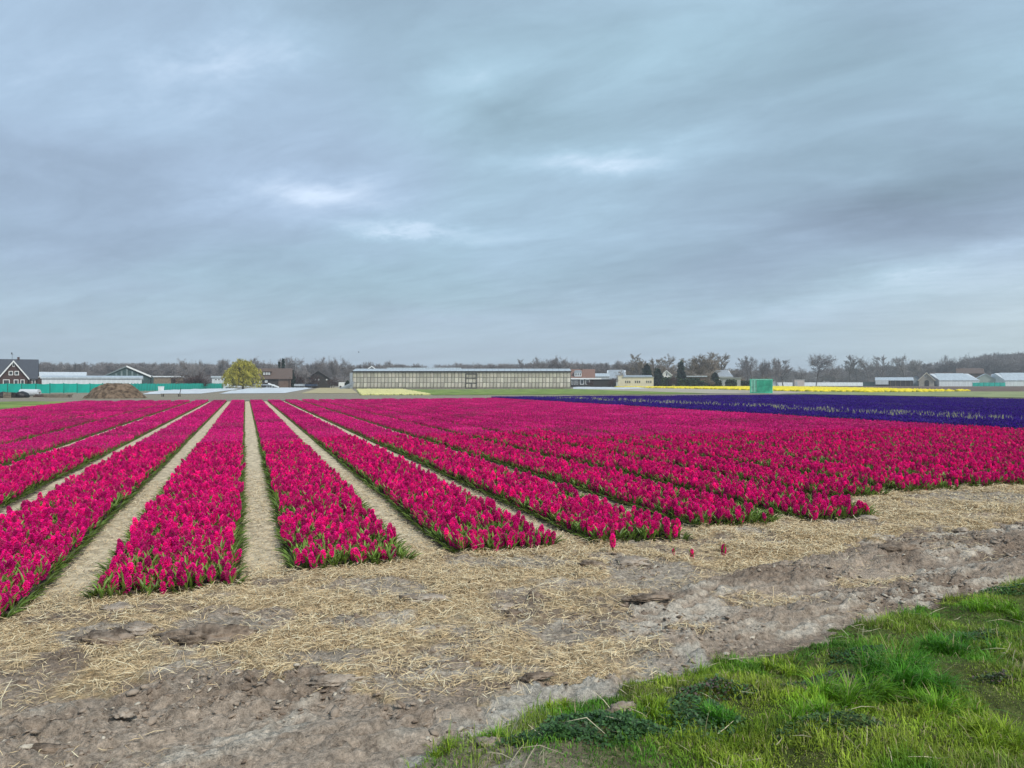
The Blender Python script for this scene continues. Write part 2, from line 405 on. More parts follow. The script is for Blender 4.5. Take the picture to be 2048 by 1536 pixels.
gwt = (mk['g'] * (.25 + .75 * ss(-.3, 1.2, X)))[..., None]; c = c * (1 - gwt) + gwt * c3((.115, .135, .040)) * (.6 + .8 * fbm(X * 8, Y * 8, 271, 3))[..., None]
far = (Y > 24) | (np.abs(X) > 22)
fc = c3((.27, .235, .18)) * (.8 + .4 * fbm(X * .02, Y * .02, 281, 3))[..., None]
c = np.where((far & ~mk['bed'])[..., None], fc, c)
I = np.arange(nx * ny).reshape(ny, nx)
F = np.stack([I[:-1, :-1], I[:-1, 1:], I[1:, 1:], I[1:, :-1]], -1).reshape(-1, 4)
def ground_mat():
    m = bpy.data.materials.new('soil'); m.use_nodes = True; t = NT(m.node_tree); t.n.clear()
    b = t.node('ShaderNodeBsdfPrincipled'); out = t.node('ShaderNodeOutputMaterial')
    pos = t.node('ShaderNodeTexCoord').outputs['Object']
    at = t.node('ShaderNodeAttribute', attribute_name='Col').outputs['Color']
    n1 = t.noise(pos, 34, 6, .68); n2 = t.noise(pos, 150, 3, .6); n3 = t.noise(pos, 9, 5, .6)
    f = t.math('ADD', t.math('MULTIPLY', n1, .9), t.math('MULTIPLY', n2, .45))
    f = t.math('ADD', f, t.math('MULTIPLY', n3, .35))
    f = t.ramp(f, .55, 1.15, .42, 1.5)
    v = t.vmath('SCALE', at); t.put(v.node.inputs['Scale'], f)
    t.put(b.inputs['Base Color'], v); b.inputs['Roughness'].default_value = .95; b.inputs['Specular IOR Level'].default_value = .15
    bp = t.node('ShaderNodeBump'); bp.inputs['Strength'].default_value = .9; bp.inputs['Distance'].default_value = .03
    n4 = t.noise(pos, 17, 7, .72, .6); t.put(bp.inputs['Height'], t.math('ADD', t.math('ADD', n1, t.math('MULTIPLY', n2, .3)), t.math('MULTIPLY', n4, 2.2))); t.l.new(bp.outputs[0], b.inputs['Normal'])
    t.l.new(b.outputs[0], out.inputs[0]); return m
M_SOIL = ground_mat()
tag(link('ground', np_mesh('ground', np.stack([X, Y, Z], -1).reshape(-1, 3), F, [M_SOIL], c.reshape(-1, 3), True)), kind='structure')

# sandy paths between the beds: one strip each
M_PATH = mat('path_sand', (.56, .465, .325), .95, .34, 9, .8, 50, spec=.1)
for k in range(-10, 16):
    ua = U0 + k * PITCH + BED + .02; v0 = max(VEND.get(k, 5.2 if k < 0 else 8.7), VEND.get(k + 1, 5.2 if k < 0 else 8.7)) + .35
    if k == -10: ua += .1
    vs = np.concatenate([np.arange(v0, 14, .05), np.arange(14, 30, .25), np.arange(30, VFAR, 1.5), [VFAR]]); us = np.linspace(ua, ua + PITCH - BED - .04, 8)
    Ug, Vg = np.meshgrid(us, vs); Xg, Yg = uv2(Ug, Vg)
    prof = np.sin(np.linspace(0, np.pi, 8)) ** .5
    Zg = hz(Xg.ravel(), Yg.ravel()).reshape(Xg.shape)
    Zg = Zg + .004 + .012 * prof[None] * ss(v0, v0 + .6, Vg) + np.where(Vg > 14, .012, 0)
    i_ = np.arange(Xg.size).reshape(Xg.shape)
    Fp = np.stack([i_[:-1, :-1], i_[:-1, 1:], i_[1:, 1:], i_[1:, :-1]], -1).reshape(-1, 4)
    tag(link('path', np_mesh('path', np.stack([Xg, Yg, Zg], -1).reshape(-1, 3), Fp, [M_PATH], None, True)), kind='structure')

# ------------------------------------------------------------------ straw: uncountable, real strands
def strands(P, L, Wd, azim, pitch, bend, col):
    """flat bent ribbons, two pieces each"""
    N = len(P); d = np.stack([np.cos(azim) * np.cos(pitch), np.sin(azim) * np.cos(pitch), np.sin(pitch)], -1)
    s = np.stack([-np.sin(azim), np.cos(azim), np.zeros(N)], -1) * Wd[:, None] / 2
    up = np.array([0, 0, 1.0])
    a = P - d * L[:, None] / 2; b = P + up * (bend * L)[:, None] + s * (rng.normal(0, 6, N) * bend * 3)[:, None]; c_ = P + d * L[:, None] / 2
    V = np.stack([a - s, a + s, b - s, b + s + up * .002, c_ - s * .7, c_ + s * .7], 1).reshape(-1, 3)
    o = np.arange(N)[:, None] * 6
    F_ = np.concatenate([o + np.array([0, 1, 3, 2]), o + np.array([2, 3, 5, 4])], 0)
    return V, F_, np.repeat(col, 6, 0)
def straw_points(n, x0, x1, y0, y1, keep):
    x = rng.uniform(x0, x1, n); y = rng.uniform(y0, y1, n); z, m = ground(x, y)
    k = keep(x, y, m) > rng.random(n); return x[k], y[k], z[k]
def k_thick(x, y, m):
    cl = ss(.34, .60, fbm(x * 2.2, y * 2.2, 251, 4))
    sp = ss(.52, .72, fbm(x * 1.1, y * 1.6, 301, 4)) * .05
    w_ = m['s'] * (1 - m['bare'] * .80) * (.22 + .78 * cl)
    out = np.where(m['s'], w_, sp * ~m['g'] * ~m['bed'])
    # drifts of straw left lying on the track
    for px_, py_, rx, ry in ((900, 1372, 150, 16), (790, 1330, 90, 22), (1230, 1300, 110, 26), (1380, 1262, 60, 8), (1750, 1165, 90, 10), (1530, 1200, 110, 12), (1000, 1300, 120, 30)):
        cx, cy = gp(px_, py_); q = ((x - cx) / (rx * cy / FPX)) ** 2 + ((y - cy) / (cy * cy / (FPX * CAMH) * ry)) ** 2
        out = np.maximum(out, (1 - ss(.3, 1.3, q + (m['n1'] - .5))) * .8 * ~m['g'])
    return np.where(m['bed'], 0, np.where(m['path'], .75 * (1 - ss(.2, 1.3, m['v'] - m['ve'])), out)) * (1 - ss(9, 15, y) * .6)
xs, ys, zs = straw_points(800000, -5.5, 9, 3.0, 14, k_thick)
n1_ = len(xs)
px_, py_, pz_ = straw_points(170000, -6, 6, 5.5, 15, lambda x, y, m: m['path'] * .6)
xs = np.concatenate([xs, px_]); ys = np.concatenate([ys, py_]); zs = np.concatenate([zs, pz_]); N = len(xs)
L = rng.gamma(2.4, .025, N) + .016; L[n1_:] *= .55
sz = np.clip(ys / 6, .8, 1.7)
P = np.stack([xs, ys, zs + rng.gamma(2, .006, N) + np.where(ground(xs, ys)[1]['path'], .016, .003)], -1)
tone = np.array([(.80, .63, .375), (.68, .50, .275), (.86, .75, .51), (.34, .24, .14), (.56, .41, .24)])[rng.choice(5, N, p=[.30, .24, .15, .15, .16])]
tone = tone * rng.uniform(.8, 1.12, N)[:, None]
V_, F_, C_ = strands(P, L, rng.uniform(.002, .0046, N) * sz, rng.uniform(0, 2 * np.pi, N), rng.normal(0, .16, N), rng.normal(0, .10, N), tone)
M_STRAW = mat('straw', (1, 1, 1), .6, .06, 20, attr=True, spec=.35)
tag(link('straw', np_mesh('straw', V_, F_, [M_STRAW], C_)), 'loose pale yellow straw mulch strewn over the bare soil before the flower beds', 'straw', kind='stuff')
print('straw', N)

# ------------------------------------------------------------------ crumbs of soil
def lump_mesh(seed, flat=.6, sub=2, amp=.35, rough=.12):
    bm = bmesh.new(); bmesh.ops.create_icosphere(bm, subdivisions=sub, radius=1)
    V = np.array([v.co[:] for v in bm.verts]); Fc = np.array([[v.index for v in f.verts] for f in bm.faces]); bm.free()
    off = random.Random(seed).uniform(0, 90); x, y, z = V.T
    n = ((fbm(x * 1.3 + off, y * 1.3, seed, 4, .6) + fbm(y * 1.3 + off, z * 1.3, seed + 3, 4, .6) + fbm(z * 1.3, x * 1.3 + off, seed + 6, 4, .6)) / 3 - .5) * 1.7
    n2 = vn(x * 6 + off + z * 3, y * 6 + z * 5, seed + 5) - .5
    V = V * (1 + n * 2 * amp + n2 * 2 * rough)[:, None]; V[:, 2] = np.maximum(V[:, 2] * flat, -.25 * flat)
    return V, Fc
LUMPS = [lump_mesh(s, .6, 1, .5, .35) for s in range(6)]
n = 150000
x = rng.uniform(-5, 8.5, n); y = rng.uniform(2.8, 11, n); z, m = ground(x, y)
kp = (np.where(m['s'], .16, .5) * ss(.42, .62, fbm(x * 1.6, y * 2.2, 311, 4)) * ~m['g'] * ~m['bed'] * ~m['path']) > rng.random(n)
x, y, z = x[kp], y[kp], z[kp]; n = len(x)
Vs, Fs, Cs = [], [], []; b0 = 0
which = rng.integers(0, 6, n); size = np.minimum(rng.gamma(1.4, .0048, n) + .0035, .026); ang = rng.uniform(0, 6.283, n); ca_, sa_ = np.cos(ang), np.sin(ang)
for i in range(6):
    sel = which == i; LV, LF = LUMPS[i]; q = sel.sum()
    v = LV[None] * size[sel][:, None, None] * np.stack([rng.uniform(.8, 1.8, q), rng.uniform(.7, 1.1, q), rng.uniform(.6, 1.2, q)], -1)[:, None, :]
    tx, ty = rng.normal(0, .28, (2, q, 1)); v[..., 2] += v[..., 0] * tx + v[..., 1] * ty
    vx = v[..., 0] * ca_[sel][:, None] - v[..., 1] * sa_[sel][:, None] + x[sel][:, None]; vy = v[..., 0] * sa_[sel][:, None] + v[..., 1] * ca_[sel][:, None] + y[sel][:, None]
    Vs.append(np.stack([vx, vy, v[..., 2] + z[sel][:, None]], -1).reshape(-1, 3))
    Fs.append((LF[None] + (np.arange(q) * len(LV))[:, None, None]).reshape(-1, 3) + b0); b0 += q * len(LV)
    tn = np.array([(.25, .19, .145), (.40, .32, .25), (.60, .53, .43)])[rng.choice(3, q, p=[.45, .46, .09])]
    Cs.append(np.repeat(tn, len(LV), 0))
M_CRUMB = mat('soil_crumb', (1, 1, 1), .95, .2, 40, .5, 120, attr=True, spec=.1)
tag(link('soil_crumbs', np_mesh('soil_crumbs', np.concatenate(Vs), np.concatenate(Fs), [M_CRUMB], np.concatenate(Cs), False)), 'small grey brown crumbs of dry soil scattered over the headland', 'soil', kind='stuff')
print('crumbs', n)

# ------------------------------------------------------------------ larger clods: things
M_CLOD = mat('clod_soil', (.31, .25, .20), .95, .35, 9, 1.0, 45, spec=.1, col2=(.38, .32, .26))
M_CLODD = mat('dark_clod_soil', (.135, .102, .078), .95, .45, 12, 1.0, 38, spec=.1, col2=(.25, .195, .15), detail=7)  # dark clod brown, lowered further to paint in the shade of a cavity
def clod(px_, py_, wpx, hpx, label, dark=False, seed=0, dep=.6, rz=.0):
    x, y = gp(px_, py_); m = y / FPX; w_ = wpx * m / 2; h_ = hpx * m * .62
    V, Fc = lump_mesh(seed + 50, 1, 4, .62, .24)
    V = V * np.array([w_, w_ * dep, h_]); g_ = float(hz(x, y)[0])
    o = link('soil_clod', np_mesh('soil_clod', V, Fc, [M_CLODD if dark else M_CLOD], None, True), loc=(x, y + w_ * dep * .4, g_ + h_ * .04), rot=(0, 0, rz))
    tag(o, label, 'clod', 'large clods of soil lying on the headland')
clod(420, 1282, 165, 44, 'largest dark clod of soil, upturned in the straw below the beds', True, 1, .45)
clod(195, 1286, 110, 30, 'low dark clod half buried in straw near the photo\'s left edge', True, 2, .5)
clod(272, 1264, 70, 20, 'small grey clod behind the low half buried clod', False, 3)
clod(470, 1226, 44, 11, 'smooth grey clod poking through straw below the bed beside the straight path', False, 4)
clod(225, 1222, 70, 14, 'grey clod just below the near corner of the closest flower bed', False, 5)
clod(848, 1208, 92, 14, 'flat grey clod below the second complete flower bed', False, 6, .4)
clod(1185, 1144, 50, 22, 'rounded dark clod right of the third bed\'s end', True, 7)
clod(1072, 1198, 36, 14, 'single brown clod with a shaded side amid the thickest straw', True, 8)
clod(1000, 1216, 60, 10, 'flat grey clod left of the brown clod amid the straw', False, 9)
clod(1300, 1216, 90, 12, 'dark ragged clod where the straw gives way to grey crust', True, 10, .4, .2)
clod(1022, 1240, 40, 16, 'small lumpy clod in the middle of the straw', True, 11)
clod(1260, 1138, 70, 16, 'pale crusted clod near the three stray hyacinths', False, 12)
clod(1800, 1110, 90, 22, 'dark brown clod on the track below the far straw patch', True, 13, .5)
clod(1830, 999, 40, 11, 'brown clump on the straw beside the bed end at the photo\'s right', True, 14)
clod(1872, 1010, 40, 7, 'flat brown clump next to the clump on the far straw', True, 15)
clod(1740, 1042, 46, 9, 'grey clod at the corner of the last short bed', False, 16)
clod(1925, 1064, 34, 9, 'small grey clod between straw and track at the photo\'s right', False, 17)
clod(36, 1376, 28, 18, 'small round clod at the straw\'s lower edge, far left', True, 18)
clod(660, 1376, 90, 20, 'greyish slab of crusted soil on the track below the straw', False, 19, .4, .3)
clod(1075, 1372, 70, 15, 'pointed clod on the track under a twig of straw', True, 20, .4, .3)
clod(245, 1452, 46, 16, 'pale clod in the wheel track, lower left', False, 21)
clod(120, 1460, 40, 14, 'brown clod in the wheel track beside the pale clod', True, 22)
clod(90, 1510, 110, 16, 'long low ridge of soil in the photo\'s bottom left corner', True, 23, .3, .2)
clod(1240, 1450, 70, 26, 'light sandy clod at the turf edge above dark weeds', False, 24, .5, .5)
clod(980, 1512, 60, 24, 'light sandy lump among the tufts at the photo\'s bottom', False, 25, .6)

# ------------------------------------------------------------------ turf
def blades(P, L, Wd, azim, lean, curl, col, tipc=1.25):
    N = len(P); h = np.stack([np.cos(azim), np.sin(azim), np.zeros(N)], -1); s = np.stack([-np.sin(azim), np.cos(azim), np.zeros(N)], -1) * Wd[:, None] / 2
    up = np.array([0, 0, 1.0])
    l1 = lean; l2 = lean + curl
    m_ = P + (h * np.sin(l1)[:, None] + up * np.cos(l1)[:, None]) * (L * .55)[:, None]
    t_ = m_ + (h * np.sin(l2)[:, None] + up * np.cos(l2)[:, None]) * (L * .45)[:, None]
    V = np.stack([P - s, P + s, m_ - s * .8, m_ + s * .8, t_], 1).reshape(-1, 3); o = np.arange(N)[:, None] * 5
    F_ = np.concatenate([o + np.array([0, 1, 3]), o + np.array([0, 3, 2]), o + np.array([2, 3, 4])], 0)
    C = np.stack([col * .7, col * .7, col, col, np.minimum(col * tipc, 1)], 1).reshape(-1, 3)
    return V, F_, C
M_GRASS = mat('grass_blade', (1, 1, 1), .55, .08, 10, attr=True, spec=.3, trans=.28)
n = 640000
x = rng.uniform(-1.2, 6.5, n); y = rng.uniform(2.6, 7.4, n)
inv = np.abs(x) < y * .665 + 1.2
x, y = x[inv], y[inv]; z, m = ground(x, y)
dn = fbm(x * 1.9, y * 1.9, 401, 4); fr = ss(-.45, 1.1, x)                # turf thins towards its ragged left end
thin = ss(.28, .42, dn + .15 * fr + .16 * ss(1.5, 3, x))
# stray tufts reach over the edge onto the soil
near_edge = inpoly(x - .12, y - .12, GRASS) & ~m['g']
for px_, py_, rx, ry in ((1690, 1322, 110, 22), (1560, 1482, 60, 26), (1500, 1372, 60, 10), (1730, 1500, 110, 22), (1250, 1440, 60, 14), (1480, 1420, 50, 12)):
    cx, cy = gp(px_, py_); q = ((x - cx) / (rx * cy / FPX)) ** 2 + ((y - cy) / (cy * cy / (FPX * CAMH) * ry)) ** 2
    thin = thin * (1 - (1 - ss(.2, 1.2, q + (dn - .5) * 2.4)) * .85)
fl = .06 + .42 * ss(.6, 2, x); kp = np.where(m['g'], fl + (1 - fl) * thin, near_edge * ss(.56, .64, fbm(x * 4, y * 4, 411, 3)) * .7) * (.16 + .84 * fr) > rng.random(len(x))
x, y, z = x[kp], y[kp], z[kp]; n = len(x)
b1 = ss(.38, .62, fbm(x * 1.1, y * 1.1, 421, 3)); b2 = ss(.4, .6, fbm(x * 2.7, y * 2.7, 431, 3))
ca1, ca2, ca3 = np.array((.25, .40, .024)), np.array((.095, .255, .018)), np.array((.35, .39, .055))
cg = ca2 * (1 - b1)[:, None] + ca1 * b1[:, None]; cg = cg * (1 - .5 * b2[:, None]) + ca3 * .5 * b2[:, None]
cg = cg * (rng.uniform(.55, 1.35, n) * (.35 + 1.35 * fbm(x * 5, y * 5, 461, 3)))[:, None]
dry = rng.random(n) < .03 + .07 * b2; cg[dry] = np.array((.45, .37, .2))
Lg = (.012 + rng.gamma(2.5, .0062, n)) * (.35 + 1.9 * ss(.3, .75, fbm(x * 3.2, y * 3.2, 441, 3)))
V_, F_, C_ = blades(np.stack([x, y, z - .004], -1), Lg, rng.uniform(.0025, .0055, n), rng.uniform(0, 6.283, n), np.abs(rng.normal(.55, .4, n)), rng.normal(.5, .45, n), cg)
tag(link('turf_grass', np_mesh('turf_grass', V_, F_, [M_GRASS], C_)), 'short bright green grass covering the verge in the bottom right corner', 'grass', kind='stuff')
print('turf', n)
def tussock(px_, py_, wpx, L, nb, label, col, lean=.55, az0=None, spread=6.283, seed=0):
    """several tufts grown together, each leaning its own way"""
    r_ = np.random.default_rng(500 + seed); x, y = gp(px_, py_); w_ = wpx * y / FPX / 2; ns_ = int(r_.integers(7, 11))
    sr = np.sqrt(r_.random(ns_)) * w_; sth = r_.uniform(0, 6.283, ns_); sx, sy = sr * np.cos(sth) * .8, sr * np.sin(sth) * .65
    sl = r_.uniform(.45, 1.15, ns_); sw_ = r_.uniform(.18, .42, ns_) * w_; sa = r_.normal(az0 if az0 is not None else 0, .9, ns_); pw_ = r_.uniform(.4, 1.4, ns_)
    k = r_.choice(ns_, nb, p=pw_ / pw_.sum()); th = r_.uniform(0, 6.283, nb); rr = np.abs(r_.normal(0, .5, nb))
    X_, Y_ = x + sx[k] + rr * np.cos(th) * sw_[k], y + sy[k] + rr * np.sin(th) * sw_[k]; Z_ = hz(X_, Y_)
    a_ = th + r_.normal(0, .6, nb) if az0 is None else np.where(r_.random(nb) < .6, sa[k] + r_.normal(0, .5, nb), th)
    le = np.clip(rr * lean + np.abs(r_.normal(.18, .25, nb)), 0, 1.35)
    c_ = np.array(col)[None] * (r_.uniform(.55, 1.35, nb) * r_.uniform(.75, 1.2, ns_)[k])[:, None]; c_[r_.random(nb) < .06] = (.45, .38, .2)
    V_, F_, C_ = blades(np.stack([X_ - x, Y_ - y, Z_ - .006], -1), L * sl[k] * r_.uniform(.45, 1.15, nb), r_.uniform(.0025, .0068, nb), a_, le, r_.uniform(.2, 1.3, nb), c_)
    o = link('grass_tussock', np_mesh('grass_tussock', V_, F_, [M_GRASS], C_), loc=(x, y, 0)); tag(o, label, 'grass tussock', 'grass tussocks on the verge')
DG, LG, YG = (.095, .30, .018), (.20, .42, .022), (.30, .43, .03)
tussock(1800, 1405, 230, .23, 1700, 'largest long bladed tussock of deep green grass on the verge', DG, .8, .1, .9, 1)
tussock(1720, 1450, 190, .18, 1100, 'bright tussock leaning over bare soil below the largest tussock', LG, .8, -.6, .9, 2)
tussock(1890, 1462, 150, .15, 800, 'light green tussock to the right below the largest one', LG, .7, None, 1, 3)
tussock(1925, 1320, 170, .15, 900, 'dark green tussock above and right of the largest one', DG, .5, None, 1, 4)
tussock(1590, 1350, 150, .09, 700, 'low yellow green tuft at the verge\'s crest', YG, .5, None, 1, 5)
tussock(1440, 1460, 80, .12, 500, 'dark upright tuft between two dark weed patches', DG, .3, None, 1, 6)
tussock(1610, 1490, 120, .12, 600, 'mid green tuft at the bottom of the verge', LG, .5, None, 1, 7)
tussock(1300, 1450, 110, .10, 600, 'sunny green tuft above the biggest weed patch', YG, .6, -.9, .8, 8)
tussock(1120, 1424, 70, .08, 320, 'isolated tuft on bare soil left of the verge', YG, .6, None, 1, 9)
tussock(2000, 1238, 130, .12, 700, 'bushy tuft at the verge\'s far right top', LG, .5, None, 1, 10)
tussock(890, 1510, 60, .07, 220, 'leftmost small tuft on pale sand', YG, .6, None, 1, 11)
tussock(990, 1490, 60, .08, 240, 'thin tuft on pale sand, second from the left', LG, .6, None, 1, 12)
tussock(1980, 1530, 170, .14, 900, 'yellowish tussock in the bottom right corner of the photo', YG, .6, None, 1, 13)
tussock(1500, 1345, 120, .07, 450, 'short fringe of grass along the track\'s edge', LG, .5, None, 1, 14)

# broad-leaved weeds
M_WEED = mat('weed_leaf', (1, 1, 1), .5, .1, 12, attr=True, spec=.4, trans=.15)
def weeds(px_, py_, wpx, hpx, nl, label, col, col2=None, seed=0, h=.055, size=.018):
    r_ = np.random.default_rng(700 + seed); x, y = gp(px_, py_); w_ = wpx * y / FPX / 2; d_ = hpx * y * y / (FPX * CAMH) / 2
    rr = np.sqrt(r_.random(nl)); th = r_.uniform(0, 6.283, nl); er = .5 + 1.3 * vn(np.cos(th) * 1.6 + seed * 7, np.sin(th) * 1.6 + seed, 810); X_ = rr * np.cos(th) * w_ * er; Y_ = rr * np.sin(th) * d_ * er
    lumpy = .4 + .9 * fbm(X_ * 9 + seed, Y_ * 9, 800 + seed, 2)
    Z_ = hz(X_ + x, Y_ + y) + h * (1 - rr ** 2) * lumpy * np.sqrt(r_.random(nl)) + .006
    a_ = r_.uniform(0, 6.283, nl); tl = r_.normal(.1, .45, nl); sz_ = size * r_.uniform(.5, 1.25, nl)
    dv = np.stack([np.cos(a_) * np.cos(tl), np.sin(a_) * np.cos(tl), np.sin(tl)], -1); sv = np.stack([-np.sin(a_), np.cos(a_), r_.normal(0, .3, nl)], -1)
    P_ = np.stack([X_, Y_, Z_], -1); up = np.array([0, 0, 1.0])
    V_ = np.stack([P_, P_ + dv * sz_[:, None] * .5 + sv * sz_[:, None] * .45 + up * (sz_ * .16)[:, None], P_ + dv * sz_[:, None], P_ + dv * sz_[:, None] * .5 - sv * sz_[:, None] * .45 + up * (sz_ * .16)[:, None]], 1).reshape(-1, 3)
    o4 = np.arange(nl)[:, None] * 4; F_ = np.concatenate([o4 + np.array([0, 1, 2]), o4 + np.array([0, 2, 3])], 0)
    c_ = np.array(col)[None] * r_.uniform(.5, 1.5, nl)[:, None]
    if col2 is not None: q = r_.random(nl) < .3; c_[q] = np.array(col2) * r_.uniform(.7, 1.3, q.sum())[:, None]
    o = link('weed_patch', np_mesh('weed_patch', V_, F_, [M_WEED], np.repeat(c_, 4, 0)), loc=(x, y, 0)); tag(o, label, 'weeds', 'patches of broad leaved weeds on the verge')
WD, WP = (.050, .120, .032), (.13, .09, .08)
weeds(1235, 1492, 210, 70, 2600, 'biggest dark green weed patch with tiny round leaves', WD, None, 1)
weeds(1385, 1462, 150, 60, 1500, 'dark weed patch right of the biggest one', WD, None, 2)
weeds(1430, 1405, 120, 30, 900, 'purplish tinged weeds on the slope above the dark upright tuft', WD, WP, 3)
weeds(1640, 1398, 140, 40, 1300, 'purple flowered dead nettle patch in the middle of the verge', WD, WP, 4)
weeds(1745, 1335, 110, 22, 800, 'round leaved weeds beside bare stony soil', (.035, .095, .022), None, 5)
weeds(1960, 1292, 130, 26, 900, 'dark leafy weeds below the bushy tuft', WD, None, 6)
weeds(2010, 1205, 110, 16, 700, 'bright leafy weeds at the photo\'s right edge', (.05, .13, .02), None, 7)
weeds(1110, 1530, 140, 26, 900, 'dark weeds cut by the photo\'s bottom edge', WD, None, 8)
weeds(1660, 1520, 160, 30, 700, 'sparse pale weeds under the leaning tussock', (.07, .13, .03), None, 9)
weeds(2000, 1400, 70, 14, 160, 'few purple topped weeds in the right hand turf', (.06, .10, .03), WP, 10)
# dry stalks on the verge
n = 900; x = rng.uniform(-.6, 4.6, n); y = rng.uniform(2.9, 6.6, n); z, m = ground(x, y); kp = m['g'] & (fbm(x * 2, y * 2, 451, 3) > .5)
x, y, z = x[kp], y[kp], z[kp]; n = len(x)
V_, F_, C_ = strands(np.stack([x, y, z + .03], -1), rng.uniform(.05, .22, n), rng.uniform(.002, .004, n), rng.uniform(0, 6.28, n), rng.normal(0, .25, n), rng.normal(0, .08, n), np.array((.52, .45, .30))[None] * rng.uniform(.6, 1.1, n)[:, None])
tag(link('dry_stalks', np_mesh('dry_stalks', V_, F_, [M_STRAW], C_)), 'dry pale stalks lying in the green verge grass', 'stalks', kind='stuff')

# ================================================================== HYACINTHS
def flower_mat(name, c_a, c_b, rnd):
    m = bpy.data.materials.new(name); m.use_nodes = True; t = NT(m.node_tree); t.n.clear()
    b = t.node('ShaderNodeBsdfPrincipled'); out = t.node('ShaderNodeOutputMaterial')
    at = t.node('ShaderNodeAttribute', attribute_name='Col'); oi = t.node('ShaderNodeObjectInfo')
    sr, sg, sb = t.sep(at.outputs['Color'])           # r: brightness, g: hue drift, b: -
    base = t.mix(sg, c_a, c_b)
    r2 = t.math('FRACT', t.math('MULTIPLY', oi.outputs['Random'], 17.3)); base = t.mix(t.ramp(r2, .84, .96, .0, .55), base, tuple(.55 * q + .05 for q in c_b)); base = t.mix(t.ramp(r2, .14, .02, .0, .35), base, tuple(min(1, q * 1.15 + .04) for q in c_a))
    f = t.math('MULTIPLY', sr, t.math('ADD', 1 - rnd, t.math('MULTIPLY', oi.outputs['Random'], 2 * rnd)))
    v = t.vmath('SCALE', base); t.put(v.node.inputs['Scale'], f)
    t.put(b.inputs['Base Color'], v); b.inputs['Roughness'].default_value = .5; b.inputs['Specular IOR Level'].default_value = .12
    tr = t.node('ShaderNodeBsdfTranslucent'); t.put(tr.inputs[0], v); mx = t.node('ShaderNodeMixShader'); mx.inputs[0].default_value = .3
    t.l.new(b.outputs[0], mx.inputs[1]); t.l.new(tr.outputs[0], mx.inputs[2]); t.l.new(mx.outputs[0], out.inputs[0]); return m
M_PINK = flower_mat('magenta_petal', (.76, .012, .28), (.74, .018, .20), .18)
M_VIOL = flower_mat('violet_petal', (.040, .006, .30), (.060, .010, .24), .10)
M_LEAF = mat('hyacinth_leaf', (.145, .235, .036), .45, .3, 14, attr=True, spec=.4, trans=.18, rnd=.12)
M_STEM = mat('hyacinth_stem', (.16, .10, .04), .5, .2, 14, rnd=.1)
M_PALE = mat('faded_leaf', (.42, .43, .22), .6, .2, 14, attr=True)

def floret(V, F, C, c, n, size, r_, det, br, hu):
    """a six-petalled star whose petals curl back"""
    n = n.normalized(); u = n.orthogonal().normalized(); q = n.cross(u); a0 = r_.uniform(0, 6.28)
    for i in range(6):
        a = a0 + i * math.pi / 3 + r_.uniform(-.15, .15); e = u * math.cos(a) + q * math.sin(a); s = n.cross(e)
        k = br * r_.uniform(.8, 1.22); b = len(V)
        if det == 2:
            V += [c - n * size * .35, c + e * size * .50 + s * size * .20 + n * size * .10, c + e * size * 1.0 - n * size * .30 + s * size * .05, c + e * size * .50 - s * size * .20 + n * size * .10]
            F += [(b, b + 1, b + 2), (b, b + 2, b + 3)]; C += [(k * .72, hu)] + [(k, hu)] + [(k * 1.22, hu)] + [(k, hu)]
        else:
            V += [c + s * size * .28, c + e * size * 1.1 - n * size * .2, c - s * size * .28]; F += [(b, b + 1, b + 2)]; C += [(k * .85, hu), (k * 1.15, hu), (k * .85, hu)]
def spike(V, F, C, base, h0, h1, rad, nf, size, r_, det, br=1.0, hu=.3, lean=(0, 0)):
    g = 2.39996; off = r_.uniform(0, 6.28)
    for i in range(nf):
        f = (i + .5) / nf; prof = (1 - .50 * (max(0, f - .5) / .5) ** 1.6) * (.74 + .26 * min(1, f / .2))
        a = off + i * g; z = h0 + (h1 - h0) * f; d_ = Vector((math.cos(a), math.sin(a), .75 * (f - .35) * 1.3))
        c = Vector((base[0] + lean[0] * z, base[1] + lean[1] * z, base[2] + z)) + Vector((math.cos(a), math.sin(a), 0)) * rad * prof
        floret(V, F, C, c, d_ + Vector((r_.uniform(-.2, .2), r_.uniform(-.2, .2), r_.uniform(-.25, .2))), size * (.85 + .25 * prof - .1), r_, det, br * r_.uniform(.7, 1.25), min(1, max(0, hu + r_.uniform(-.25, .25))))
def leafgeo(V, F, C, base, az, L, wd, lean0, lean1, r_, seg=4, k=1.0):
    """strap leaf with a keel, arching outwards"""
    h = Vector((math.cos(az), math.sin(az), 0)); s = Vector((-math.sin(az), math.cos(az), 0)); p = Vector(base); b = len(V)
    for i in range(seg + 1):
        f = i / seg; wv = wd * (.65 + .55 * f if f < .5 else .925 * (1 - ((f - .5) / .5) ** 2.2) + .03) / 1; le = lean0 + (lean1 - lean0) * f
        nrm = h * -math.cos(le) + Vector((0, 0, 1)) * math.sin(le)
        V += [p - s * wv / 2 - nrm * -wv * .18, p + nrm * -wv * .10, p + s * wv / 2 - nrm * -wv * .18]
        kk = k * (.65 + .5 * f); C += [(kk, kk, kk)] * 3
        p = p + (h * math.sin(le) + Vector((0, 0, 1)) * math.cos(le)) * (L / seg)
    for i in range(seg):
        o = b + i * 3; F += [(o, o + 1, o + 4, o + 3), (o + 1, o + 2, o + 5, o + 4)]
